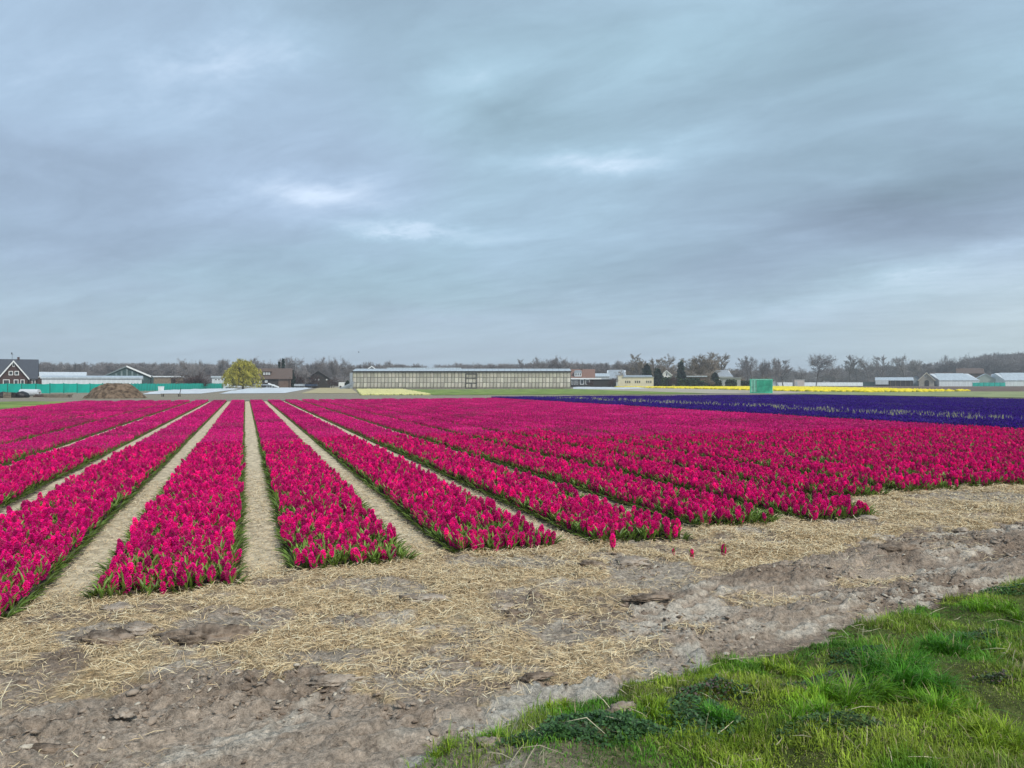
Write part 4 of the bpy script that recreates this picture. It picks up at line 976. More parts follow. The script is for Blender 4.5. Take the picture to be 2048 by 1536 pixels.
xx = wx(22.5, D) - cx; g = MB(); g.tube((xx, 4.75, 7.9), (xx, 4.75, 9.6), .05, .04, 6); g.tube((xx - .3, 4.75, 9.3), (xx + .35, 4.75, 9.3), .04, .04, 5); g.add([(xx - .3, 4.7, 9.45), (xx + .1, 4.7, 9.5), (xx + .05, 4.7, 9.85), (xx - .15, 4.7, 10.0), (xx - .3, 4.8, 9.45), (xx + .1, 4.8, 9.5), (xx + .05, 4.8, 9.85), (xx - .15, 4.8, 10.0)], [(0, 1, 2, 3), (7, 6, 5, 4), (0, 4, 5, 1), (1, 5, 6, 2), (2, 6, 7, 3), (3, 7, 4, 0)]); g.build('weather_vane', M_DARK, e)
building('shed', 'pale grey shed roof peeping over the long white shed', 'shed', 76, 170, 752, 743.5, 262, 14, M_GREYL, M_GREYL, 'x', .4)
# long white shed: one wall panel after another
D = 176
e = building('long_shed', 'long low white shed with panelled wall behind the teal fence', 'shed', 88, 284, 754.5, 751, D, 9, M_GREYL, M_WROOF, 'x', .3, .3)
cx = (wx(88, D) + wx(284, D)) / 2; x0, x1 = wx(88, D) - cx, wx(284, D) - cx; npn = 20; pm = None
for i in range(npn):
    wpan = (x1 - x0) / npn
    if pm is None: q = MB(); q.box(.04, wpan - .04, -.05, .02, .1, wz(754.8, D)); pm = q.mesh('wall_panel', M_GREYL)
    link('wall_panel', pm, e, loc=(x0 + i * wpan, 0, 0))
q = MB(); q.tube((x1 - .15, -.12, 0), (x1 - .15, -.12, 3), .09, .09, 6); q.build('downpipe', M_WHITE, e)
# green gabled barn
D = 232
e = building('green_barn', 'dark green gabled barn with pale roof edge behind the white shed', 'barn', 206, 300, 752.5, 732, D, 18, M_TEALD, M_TEALR, 'y', .4, .3)
cx = (wx(206, D) + wx(300, D)) / 2; a = wx(253, D) - cx; b = wx(302, D) - cx
q = MB(); zt, zb = wz(731.5, D), wz(752, D); q.prism([(a, zt + .1), (a, zt - .4), (b, zb - .4), (b, zb + .1)], -.62, -.42); q.build('verge_board', M_WHITE, e)
for i in range(7):
    f = (i + 1) / 8; q = MB(); xx = wx(212 + 84 * f, D) - cx; top = wz(752.5, D) + (wz(732, D) - wz(752.5, D)) * (1 - abs(2 * f - 1)) - .7; q.box(xx - .25, xx + .25, -.06, .02, 2.5, max(top, 3.0)); q.build('wall_batten', M_TEALR, e)
q = MB(); q.box(wx(283, D) - cx, wx(308, D) - cx, 3, 12, -.2, wz(753, D)); q.build('lean_to', M_TEALD, e); q = MB(); q.prism([(wx(280, D) - cx, wz(744, D)), (wx(280, D) - cx, wz(745, D)), (wx(310, D) - cx, wz(753.6, D)), (wx(310, D) - cx, wz(752.4, D))], 2.6, 12.4); q.build('lean_to_roof', M_MROOF, e)
building('low_shed', 'low brownish shed with flat roof between green barn and brown bush', 'shed', 308, 366, 752, 752, 215, 6, M_WOOD, M_GREYL, 'flat', .3, .35, doors=[(342, 351, 757, 770)])
building('white_cabin', 'small white flat cabin left of the yellow willow', 'cabin', 424, 462, 752, 752, 222, 6, M_GREYL, M_WROOF, 'flat', .3, .5, wins=[(430, 434, 757, 761), (436, 440, 757, 761), (443, 448, 757, 761)])
# brown tiled house
D = 236
e = building('tiled_house', 'brown tiled house with low roof and dormer right of the yellow willow', 'house', 515, 581, 755, 736, D, 12, M_DARK, M_TILE, 'x', .6, wins=[(519, 524, 760, 765), (530, 535, 760, 765)], doors=[(545, 555, 757, 772)], wm=M_CURT)
cx = (wx(515, D) + wx(581, D)) / 2
q = MB(); q.box(wx(557, D) - cx, wx(577, D) - cx, -.05, .1, 0, wz(756.5, D)); q.build('brick_front', M_BRICK2, e)
a, b = wx(525, D) - cx, wx(541, D) - cx; z0, z1 = wz(750, D), wz(743.5, D)
q = MB(); q.box(a, b, 1.2, 5, z0, z1); q.build('dormer', M_DARK, e); q = MB(); q.box(a - .3, b + .3, .9, 5.2, z1, z1 + .25); q.build('dormer_roof', M_TILE, e)
for (p0, p1) in ((526.5, 530), (531.5, 535), (536.5, 540)): window(e, cx, D, p0, p1, 744.5, 749.5, M_WHITE, M_CURT, 1.2)
q = MB(); q.box(wx(579, D) - cx, wx(581.8, D) - cx, -.3, .4, 0, wz(754.5, D)); q.build('end_pier', M_BRICK2, e)
# dark barn in the scrub
building('dark_barn', 'dark timber barn half hidden by bare scrub left of the long greenhouse', 'barn', 612, 660, 757, 742, 262, 16, M_DARK, M_DARK, 'y', .4, .25, trim=None, wins=[(630, 632.5, 758, 760.5), (636, 638.5, 758, 760.5), (652, 654.5, 758, 760.5)], wm=M_CURT)
# ------------------------------------------------------------------ the long greenhouse
D = 226
X0, X1 = wx(706, D), wx(1141, D); zE, zR = wz(743.5, D), wz(738.5, D); W_ = X1 - X0
e = empty('greenhouse', (X0, D, 0)); tag(e, 'long old greenhouse with limewashed panes beyond the magenta beds', 'greenhouse')
q = MB(); q.box(.05, W_ - .05, .12, 30, .0, zE - .1); q.build('core', M_LIMEGL, e)
NB = 62; bw_ = W_ / NB; rows = [(.35, zE * .36), (zE * .36, zE * .68), (zE * .68, zE - .12)]
pm = []
for z0, z1 in rows: q = MB(); q.box(.07, bw_ - .07, .03, .07, z0 + .06, z1 - .06); pm.append(q.mesh('pane', M_LIMEGL))
q = MB(); q.box(-.055, .055, -.05, .1, 0, zE - .12); post = q.mesh('glazing_post', M_MULL)
for i in range(NB + 1):
    link('glazing_post', post, e, loc=(i * bw_, 0, 0))
    if i < NB:
        for r3 in range(3): link('pane', pm[r3], e, loc=(i * bw_, random.uniform(-.01, .012), 0))
for z0 in (.0, zE * .36, zE * .68, zE - .12):
    q = MB(); q.box(-.05, W_ + .05, -.03, .09, z0 - .07, z0 + (.3 if z0 == 0 else .07)); q.build('glazing_rail', M_MULL, e)
q = MB(); q.box(-.3, W_ + .3, -.35, .25, zE - .04, zE + .22); q.build('gutter', M_DARK, e)
# roof of sloping glass bays
nr = 36; rw = (W_ + .4) / nr; q = MB(); q.prismx([(0, zE + .22), (4.2, zR + .25), (4.2, zR + .1), (.1, zE + .1)], .03, rw - .03); rm = q.mesh('roof_pane', M_WROOF)
for i in range(nr): link('roof_pane', rm, e, loc=(-.2 + i * rw, 0, 0))
q = MB(); q.box(W_ * .145, W_ * .49, 4.1, 8, zR, zR + .55); q.build('ridge_box', M_WROOF, e); q = MB(); q.box(-.2, W_ + .2, 4.0, 30, zE, zR + .16); q.build('roof', M_MROOF, e)
q = MB(); q.box(-.9, -.06, -.3, 30, 0, zE - .3); q.build('end_wall', M_STEEL, e)
a, b = wx(932, D) - X0, wx(954, D) - X0
q = MB()
for z0 in (0.05, 1.6, 3.0, 4.3): q.box(a, b, -.16, -.06, z0, z0 + .16)
for xx in (a, (a + b) / 2, b): q.box(xx - .08, xx + .08, -.18, -.06, 0, 4.4 if xx != (a + b) / 2 else 1.7)
q.build('door_frame', mat('door_iron', (.085, .08, .07), .8, .2, 2), e)
building('gable_house', 'small white edged gable rising behind the left end of the long greenhouse', 'house', 732, 755, 740, 732, 300, 10, M_BRICK2, M_TILE, 'y', .5, .3, trim=M_WHITE)
# stuff piled at its corner
# ------------------------------------------------------------------ right of the greenhouse
D = 300
e = building('dormer_house', 'red tiled house with white dormer right of the long greenhouse', 'house', 1136, 1188, 755, 738, D, 11, M_BRICK2, M_REDTILE, 'x', .5)
cx = (wx(1136, D) + wx(1188, D)) / 2; a, b = wx(1149, D) - cx, wx(1163, D) - cx
q = MB(); q.box(a, b, .3, 5, wz(753, D), wz(745, D)); q.build('dormer', M_WHITE, e); q = MB(); q.prism([(a - .3, wz(745, D)), (b + .3, wz(745, D)), (b - .2, wz(740.5, D)), (a + .2, wz(740.5, D))], .1, 5.2); q.build('dormer_roof', M_MROOF, e)
for p0 in (1150.3, 1154.6, 1158.8): window(e, cx, D, p0, p0 + 3.4, 746, 751.5, M_WHITE, M_PANEW, .3)
q = MB(); xx = wx(1164, D) - cx; q.box(xx - .35, xx + .35, 5, 5.8, wz(741, D), wz(736, D)); q.build('chimney', M_BRICK2, e)
building('veranda', 'white fronted lean-to with dark glass below the red tiled house', 'veranda', 1142, 1200, 756, 756, 292, 5, M_DARK, M_WHITE, 'flat', .5, .5, wins=[(1143, 1146, 758, 769), (1148, 1151, 758, 769), (1153, 1156, 758, 769), (1160, 1168, 759, 769), (1171, 1179, 759, 769)])
building('white_shed', 'long white roofed shed between red tiled house and grey barn', 'shed', 1187, 1218, 752, 746.5, 318, 8, M_GREYL, M_WROOF, 'x', .3)
building('dark_shed', 'dark low shed before the grey gabled barn', 'shed', 1200, 1232, 757, 757, 296, 6, M_DARK, M_MROOF, 'flat', .4, .35)
building('grey_barn', 'grey metal barn with steep pale roof behind the cream building', 'barn', 1214, 1252, 756, 739, 322, 14, M_GREYL, M_MROOF, 'x', .3, hip=.3)
D = 290
e = building('cream_building', 'low cream building with three groups of dark windows beside the conifers', 'building', 1246, 1307, 753.5, 753.5, D, 9, M_CREAM, M_MROOF, 'flat', .25, .3)
cx = (wx(1246, D) + wx(1307, D)) / 2
q = MB(); q.prismx([(-.3, wz(753.5, D)), (9.2, wz(750, D)), (9.2, wz(753.5, D))], wx(1247, D) - cx, wx(1305, D) - cx); q.build('sloping_roof', M_MROOF, e)
for p0 in (1250, 1254, 1258, 1269.5, 1273.5, 1277.5, 1292, 1296, 1300): window(e, cx, D, p0, p0 + 3.2, 761, 766.5, M_CREAM, M_PANEW)
for p0 in (1238, 1241.5, 1245.5):
    pass
building('cream_annex', 'cream annex with stepped roof left of the cream building', 'building', 1236, 1246.5, 751.5, 751.5, 291, 8, M_CREAM, M_CREAM, 'flat', .1, .2)
building('white_gable_house', 'small white gabled house with one dark window among the conifers', 'house', 1323, 1343, 749, 740.5, 325, 9, M_WHITE, M_MROOF, 'y', .3, .25, trim=M_WHITE, wins=[(1331.5, 1335, 746, 752)])
building('long_bungalow', 'low white roofed bungalow behind clipped hedges', 'building', 1352, 1412, 755, 751.5, 312, 9, M_BRICK2, M_WROOF, 'flat', .4, .5)
e = building('hip_barn', 'pale metal barn with white roof edge right of the bare tree clump', 'barn', 1430, 1465, 752.5, 739.5, 330, 14, M_WHITE, M_MROOF, 'x', .3, hip=.25, turn=.2)
building('blue_shed', 'low blue grey shed before the pale metal barn', 'shed', 1440, 1481, 757.5, 755, 308, 8, M_GREY, M_MROOF, 'flat', .3, .35)
# ------------------------------------------------------------------ far right farmyard
e = building('open_shed', 'long white roofed open shed at the left of the far farmyard', 'shed', 1752, 1825, 760, 754.5, 400, 10, M_DARK, M_WROOF, 'x', .4)
q = MB(); D = 400; cx = (wx(1752, D) + wx(1825, D)) / 2; q.box(wx(1726, D) - cx, wx(1752, D) - cx, 1, 6, 0, wz(763.5, D)); q.build('dark_annex', M_TEALD, e)
q = MB(); q.box(wx(1752, D) - cx - .2, wx(1777, D) - cx, -.45, -.3, .9, wz(760, D)); q.build('white_front', M_GREYL, e)
for i in range(5): q = MB(); xx = wx(1781 + i * 10, D) - cx; q.box(xx - .12, xx + .12, -.3, 0, 0, wz(760, D) - .3); q.build('shed_post', M_WOOD, e)
building('stone_gable', 'grey stone gable at the left of the brown roofed farmhouse', 'house', 1820, 1844, 760, 749, 408, 9, M_GREY, M_TILE, 'y', .4, .25)
D = 395
e = building('farmhouse', 'brown tiled farmhouse with arched door in its pale gable', 'house', 1838, 1868, 759, 745, D, 18, mat('stone_render', (.34, .31, .26), .9, .15, 1), M_TILE, 'y', .5, .3, trim=M_CREAM, wins=[(1848, 1852.5, 750, 754)])
cx = (wx(1838, D) + wx(1868, D)) / 2; a_, b_ = wx(1849, D) - cx, wx(1858, D) - cx; zc = wz(762, D); r0 = (b_ - a_) / 2
q = MB(); q.prism([(a_, .0), (b_, .0), (b_, zc - .4)] + [((a_ + b_) / 2 + r0 * math.cos(t_), zc - .4 + r0 * .8 * math.sin(t_)) for t_ in [i * math.pi / 6 for i in range(1, 6)]] + [(a_, zc - .4)], -.07, .02); q.build('arched_door', M_DARK, e)
e = building('farmhouse_wing', 'long brown tiled wing behind the farmhouse gable', 'house', 1862, 1905, 758, 745.2, 402, 10, M_GREYL, M_TILE, 'x', .4)
building('metal_barn', 'large pale metal barn in the middle of the far farmyard', 'barn', 1880, 1957, 760, 746, 392, 22, M_GREYL, M_WROOF, 'x', .3, hip=.32, turn=.15)
e = building('metal_barn_gable', 'grey green gabled barn end joined to the large pale barn', 'barn', 1944, 1998, 761, 747, 400, 20, mat('sage_sheet', (.36, .40, .36), .6, .1, .6, streak=(5, 5, .4)), M_WROOF, 'y', .3, .3)
building('orange_gable_house', 'tiled house with orange gable edges rising behind the metal barns', 'house', 1913, 1968, 746, 736, 450, 12, M_BRICK2, M_TILE, 'x', .5, hip=.3)
building('teal_shed', 'dark teal shed with grey roof between the two metal barns', 'shed', 1985, 2030, 757, 747.5, 424, 12, mat('teal_sheet', (.03, .16, .15), .6, .2, .6), M_MROOF, 'x', .4)
building('right_barn', 'pale metal barn cut by the photo\'s right edge', 'barn', 2012, 2085, 760, 745, 388, 20, M_GREYL, M_WROOF, 'x', .3, hip=.3, turn=.15)
# teal windbreaks
def fence(path, h, step, label, name='windbreak_fence'):
    e = empty(name, (*path[0], 0)); tag(e, label, 'fence'); ox, oy = path[0]; cache = {}
    q = MB(); q.box(-.05, .05, -.05, .05, 0, h + .08); pmesh = q.mesh('post', M_TEALP)
    for (ax, ay), (bx_, by_) in zip(path, path[1:]):
        L = math.hypot(bx_ - ax, by_ - ay); n = max(1, round(L / step)); an = math.atan2(by_ - ay, bx_ - ax); st = L / n
        q = MB(); npt = 6; o_ = []
        for i in range(npt + 1):
            f = i / npt; sag = .05 * math.sin(f * math.pi); o_.append((.06 + (st - .12) * f, h - .02 - sag))
        v = [(x, -.012, .12) for x, z in o_] + [(x, -.012 + .05 * math.sin(x * 2.5), z) for x, z in o_] + [(x, .012, .12) for x, z in o_] + [(x, .012 + .05 * math.sin(x * 2.5), z) for x, z in o_]
        m_ = npt + 1; q.add(v, [(i, i + 1, i + 1 + m_, i + m_) for i in range(npt)] + [(i + 1 + 2 * m_, i + 2 * m_, i + 3 * m_, i + 1 + 3 * m_) for i in range(npt)] + [(i + m_, i + 1 + m_, i + 1 + 3 * m_, i + 3 * m_) for i in range(npt)])
        nm = q.mesh('net_panel', M_TEAL)
        for i in range(n):
            x, y = ax - ox + (bx_ - ax) * i / n, ay - oy + (by_ - ay) * i / n
            link('net_panel', nm, e, loc=(x, y, random.uniform(-.05, .03)), rot=(random.uniform(-.03, .03), 0, an)); link('post', pmesh, e, loc=(x, y - .03, 0), rot=(0, 0, an))
    return e
fence([gp(-130, 788), gp(100, 787.4), gp(205, 786), gp(310, 782), gp(452, 777.4)], 1.6, 2.05, 'long teal netting windbreak fence running behind the earth mound')
fence([(wx(1945, 372), 372), (wx(2011, 372), 372)], 1.95, 2.6, 'short teal netting fence before the far metal barns')
# ------------------------------------------------------------------ green container
D = 123
x0, x1 = wx(1499, D), wx(1546, D); M_CONT = mat('green_container_paint', (.065, .46, .30), .55, .22, 1.2, .15, 12, col2=(.08, .50, .33), detail=6)
M_CONTD = mat('container_door_paint', (.24, .58, .44), .55, .2, 1.5, .15, 12)
e = empty('container', ((x0 + x1) / 2, D, 0), R(-17)); tag(e, 'green steel storage container beyond the violet field', 'container')
w_, h_, dp = 3.45, 2.28, 2.4
q = MB(); q.box(-w_ / 2 + .06, w_ / 2 - .06, .06, dp - .06, .18, h_ - .08); q.build('body', M_CONT, e)
q = MB(); nc = 18; cw = (w_ - 1.2) / nc
for i in range(nc):
    xa = -w_ / 2 + 1.1 + i * cw; q.prism([(xa, .2), (xa + cw * .5, .2), (xa + cw * .5, h_ - .12), (xa, h_ - .12)], .0, .07)
q.build('corrugated_side', M_CONT, e)
for xx in (-w_ / 2, w_ / 2 - .14):
    for yy in (-.02, dp - .12): q = MB(); q.box(xx, xx + .14, yy, yy + .14, .05, h_); q.build('corner_post', M_CONT, e)
q = MB(); q.box(-w_ / 2 + .14, w_ / 2 - .14, -.015, .1, h_ - .14, h_ - .004); q.build('top_rail', M_CONTD, e); q = MB(); q.box(-w_ / 2 + .14, w_ / 2 - .14, -.015, .1, .06, .2); q.build('bottom_rail', M_CONT, e)
for xa in (-w_ / 2 + .16, -w_ / 2 + .62):
    q = MB(); q.box(xa, xa + .42, -.04, .055, .22, h_ - .16); dr = q.build('door_leaf', M_CONTD, e)
    q = MB(); q.tube((xa + .32, -.07, .2), (xa + .32, -.07, h_ - .16), .025, .025, 6); q.box(xa + .26, xa + .38, -.09, -.045, 1.0, 1.06); q.build('lock_rod', M_DARK, dr)
q = MB(); q.box(-w_ / 2 + .01, w_ / 2 - .01, .0, dp, h_ - .003, h_ + .04); q.build('roof', M_CONT, e)
# ------------------------------------------------------------------ earth mound
M_MOUND = mat('mound_earth', (.085, .058, .042), .95, .45, 2.2, 1.0, 9, col2=(.16, .115, .08), detail=8, spec=.1)
x, y = gp(233, 797.5); n = 70; a_ = np.linspace(-1.15, 1.15, n); Xg, Yg = np.meshgrid(a_, a_); rr = np.hypot(Xg, Yg) + (fbm(Xg * 2.2 + 4, Yg * 2.2, 640, 3) - .5) * .22
hh = 1.72 * np.clip((1.02 - rr) / .58, 0, 1) ** .9; hh = hh * (1 - .06 * ss(.7, 1, hh / 1.7)) + (fbm(Xg * 7, Yg * 7, 650, 4) - .5) * .30 * (hh > .02)
i_ = np.arange(n * n).reshape(n, n); Fp = np.stack([i_[:-1, :-1], i_[:-1, 1:], i_[1:, 1:], i_[1:, :-1]], -1).reshape(-1, 4)
Vm = np.stack([Xg * 3.1, Yg * 2.8, hh - .05], -1).reshape(-1, 3)
tag(link('earth_mound', np_mesh('earth_mound', Vm, Fp, [M_MOUND], None, True), loc=(wx(232, y + 2.9), y + 2.9, 0)), 'brown heap of earth behind the far left end of the magenta beds', 'mound')
# things lying by the mound
D = 86
def crate(x0, x1, y0, D, dep, label, m, name='crate', cat='crate', rz=0.0):
    a, b = wx(x0, D), wx(x1, D); h = wz(y0, D); e = empty(name, ((a + b) / 2, D, 0), rz); tag(e, label, cat); w2 = (b - a) / 2
    q = MB(); q.box(-w2 + .04, w2 - .04, .04, dep - .04, .03, h - .02); q.build('body', M_DARK, e); n = max(2, int(h / .22))
    for i in range(n): q = MB(); z0 = i * h / n + .02; q.box(-w2, w2, -.02, .04, z0, z0 + h / n - .05); q.build('slat', m, e)
    for xx in (-w2, w2 - .1): q = MB(); q.box(xx, xx + .1, -.05, -.021, 0, h); q.build('corner_board', m, e)
    return e
crate(7, 22, 784.5, D, .9, 'grey slatted crate among dark junk at the photo\'s left edge', M_WOOD)
M_TARPB = mat('black_tarp', (.018, .018, .02), .5, .3, 3, .4, 9)
def heap(x0, x1, y0, D, dep, label, m, name, cat, seed):
    a, b = wx(x0, D), wx(x1, D); h = wz(y0, D); V, Fc = lump_mesh(seed, 1, 3, .3, .06); V = V * np.array([(b - a) / 2, dep / 2, h * .85])
    tag(link(name, np_mesh(name, V, Fc, [m], None, True), loc=((a + b) / 2, D + dep / 2, h * .2)), label, cat)
heap(-14, 9, 784.5, D, 1.6, 'black tarpaulin heap left of the grey crate', M_TARPB, 'tarp_heap', 'tarpaulin', 71)
heap(20, 48, 783, D + 1, 1.6, 'black tarpaulin heap right of the grey crate', M_TARPB, 'tarp_heap', 'tarpaulin', 72)
# a roll of white cover cloth lying on its side
D = 97; a, b = wx(37, D), wx(74, D); r0 = wz(778.2, D) / 2; e = empty('cloth_roll', ((a + b) / 2, D + r0, 0)); tag(e, 'white bulky roll of cover cloth before the teal fence', 'cloth roll'); w2 = (b - a) / 2
q = MB(); q.tube((-w2, 0, r0), (w2, 0, r0), r0, r0 * .96, 18); q.build('roll', M_FLEECE, e, smooth=False); q = MB(); q.tube((-w2 - .15, 0, r0), (w2 + .15, 0, r0), .09, .09, 8); q.build('core', M_WOOD, e)
# timber stacks
def stack(x0, x1, y0, D, label, rows_, m):
    a, b = wx(x0, D), wx(x1, D); h = wz(y0, D); e = empty('timber_stack', ((a + b) / 2, D, 0)); tag(e, label, 'timber stack'); w2 = (b - a) / 2; n = rows_
    for i in range(n):
        for j in range(4):
            q = MB(); sh = random.uniform(-.15, .15); q.box(-w2 + sh, w2 + sh, j * .26, j * .26 + .22, i * h / n, (i + 1) * h / n - .03); q.build('plank', m, e)
stack(89, 134, 788, 88, 'stack of weathered planks left of the earth mound', 3, M_WOOD)
stack(68, 90, 788.2, 91, 'short stack of dark brown boards behind the plank stack', 3, mat('dark_board', (.09, .055, .045), .9, .3, 3))
# white box bin at the fence
D = 150; a, b = wx(316, D), wx(324.5, D); h = wz(773, D); e = empty('bulk_bin', ((a + b) / 2, D, 0)); tag(e, 'single white bulk bin standing before the teal fence', 'bin'); w2 = (b - a) / 2
q = MB(); q.prism([(-w2 * .9, .1), (w2 * .9, .1), (w2, h), (-w2, h)], 0, .8); q.build('body', M_WHITE, e); q = MB(); q.box(-w2 - .03, w2 + .03, -.03, .83, h - .1, h + .02); q.build('rim', M_WHITE, e)
for xx in (-w2 * .8, w2 * .5): q = MB(); q.box(xx, xx + .12, .05, .75, 0, .1); q.build('skid', M_DARK, e)
# a low barrow / seat frame before the sheets
D = 94; e = empty('garden_cart', (wx(340, D), D, 0)); tag(e, 'low dark cart frame at the far edge of the magenta beds', 'cart'); L = wx(358, D) - wx(320, D)
q = MB(); q.box(-L / 2, L / 2, 0, .6, .30, .38); q.build('bed', M_WOOD, e)
for xx in (-L / 2 + .1, L / 2 - .2):
    q = MB(); q.box(xx, xx + .08, .05, .13, 0, .3); q.build('leg', M_DARK, e); q = MB(); q.box(xx, xx + .08, .47, .55, 0, .3); q.build('leg', M_DARK, e)
q = MB(); q.tube((L / 2 - .1, .3, .34), (L / 2 + .05, .3, 1.0), .04, .04, 6); q.build('handle', M_DARK, e)
# machinery on the yard: conveyors and a trailer
D = 225
def conveyor(x0, x1, y0, D, label, m, rise=0.0):
    a, b = wx(x0, D), wx(x1, D); h = wz(y0, D); e = empty('conveyor', ((a + b) / 2, D, 0)); tag(e, label, 'conveyor'); w2 = (b - a) / 2
    q = MB(); q.add([(-w2, 0, h - .3), (w2, 0, h - .3 + rise), (w2, 1, h - .3 + rise), (-w2, 1, h - .3), (-w2, 0, h), (w2, 0, h + rise), (w2, 1, h + rise), (-w2, 1, h)], [(3, 2, 1, 0), (4, 5, 6, 7), (0, 1, 5, 4), (1, 2, 6, 5), (2, 3, 7, 6), (3, 0, 4, 7)]); q.build('belt_bed', m, e)
    for f in (-.8, -.3, .3, .8):
        q = MB(); xx = f * w2; zt = h - .3 + rise * (f + 1) / 2; q.tube((xx, .1, 0), (xx, .1, zt), .07, .07, 6); q.tube((xx, .9, 0), (xx, .9, zt), .07, .07, 6); q.build('leg', M_STEEL, e)
conveyor(452, 498, 772, 222, 'grey low conveyor before the yellow willow', M_GREYL)
conveyor(506, 548, 768.5, 224, 'dark long conveyor before the brown tiled house', M_MROOF)
e = conveyor(536, 556, 766.2, 220, 'white tipped elevator slanting down before the brown tiled house', M_WHITE, -1.0)
def trailer(x0, x1, y0, D, label, m):
    a, b = wx(x0, D), wx(x1, D); h = wz(y0, D); e = empty('farm_trailer', ((a + b) / 2, D, 0)); tag(e, label, 'trailer'); w2 = (b - a) / 2
    q = MB(); q.prism([(-w2 * .94, .7), (w2 * .94, .7), (w2, h), (-w2, h)], 0, 2); q.build('body', m, e)
    for xx in (-w2 * .55, w2 * .45):
        for yy in (.05, 1.7): q = MB(); q.tube((xx, yy, .42), (xx, yy + .25, .42), .42, .42, 12); q.build('wheel', M_DARK, e)
    q = MB(); q.box(w2 * .95, w2 + 1.0, .95, 1.05, .6, .72); q.build('drawbar', M_DARK, e)
trailer(588, 606, 768, 238, 'small grey farm trailer left of the dark barn', M_GREY)
trailer(562, 577, 768, 240, 'pale low farm trailer before the end of the brown tiled house', M_WOOD)
trailer(606, 634, 768.5, 245, 'dark blue farm trailer before the dark barn', mat('blue_steel', (.04, .06, .10), .5, .2, 2))
e = empty('parked_van', (wx(688, 262), 262, 0)); tag(e, 'small white parked van left of the long greenhouse', 'van')
q = MB(); q.prism([(-1.9, .45), (1.9, .45), (1.9, 1.1), (1.3, 1.2), (.8, 1.95), (-1.85, 1.95)], 0, 1.8); q.build('body', M_WHITE, e)
q = MB(); q.prism([(.2, 1.2), (1.15, 1.2), (.72, 1.8), (.2, 1.8)], -.03, -.004); q.build('side_window', M_PANEW, e)
for xx in (-1.2, 1.2): q = MB(); q.tube((xx, -.05, .36), (xx, .2, .36), .36, .36, 12); q.build('wheel', M_DARK, e)
for xx, lb in ((684, 'stack of steel frames leaning at the greenhouse corner'),):
    D = 214; e = empty('frame_pile', (wx(xx + 8, D), D, 0)); tag(e, lb, 'frames')
    for i in range(9): q = MB(); z0 = i * .12; q.tube((-2.3 + i * .25, i * .1, z0), (1.8 + i * .05, i * .12, z0 + .35 + .1 * i), .06, .06, 5); q.build('steel_bar', M_STEEL, e)
# small items at right
D = 330; e = empty('site_cabin', (wx(1599, D), D, 0)); tag(e, 'small pale cabin beyond the yellow flowers right of the container', 'cabin')
q = MB(); q.box(-2.1, 2.1, 0, 2.4, .1, 2.9); q.build('body', mat('beige_cabin', (.50, .45, .42), .7, .1, 1), e); q = MB(); q.box(-2.25, 2.25, -.15, 2.55, 2.9, 3.05); q.build('roof', M_WHITE, e); q = MB(); q.box(-1.75, -.9, -.05, .02, .15, 2.3); q.build('door', M_GREY, e)
e = empty('utility_pole', (wx(1632, 340), 340, 0)); tag(e, 'thin pale pole beyond the yellow flowers', 'pole'); q = MB(); q.tube((0, 0, 0), (0, 0, 4.2), .16, .11, 8); q.build('shaft', M_STEEL, e); q = MB(); q.box(-.5, .5, -.06, .06, 3.95, 4.1); q.build('crossbar', M_STEEL, e)
q = MB(); D = 420; q.prismx([(0, 0), (5, 0), (4.4, 2.0), (.6, 2.0)], wx(1545, D), wx(1745, D)); tag(q.build('plastic_tunnel', M_GREYL, loc=(0, D, 0)), 'long pale plastic tunnel beyond the small cabin', 'tunnel')
# a bird
D = 90; e = empty('bird', (wx(717.5, D), D, wz(704.6, D))); tag(e, 'small dark bird flying above the long greenhouse', 'bird')
e.scale = (.55,) * 3; q = MB(); q.tube((-.16, 0, 0), (.0, 0, .02), .01, .05, 6); q.tube((0, 0, .02), (.16, 0, .03), .05, .02, 6); q.build('body', M_DARK, e)
for s_ in (1, -1): q = MB(); q.add([(.05, 0, .04), (-.05, 0, .04), (-.10, .32 * s_, .16), (-.02, .35 * s_, .17), (.05, 0, .05), (-.05, 0, .05), (-.10, .32 * s_, .17), (-.02, .35 * s_, .18)], [(0, 1, 2, 3), (7, 6, 5, 4), (0, 4, 5, 1), (1, 5, 6, 2), (2, 6, 7, 3), (3, 7, 4, 0)]); q.build('wing', M_DARK, e)

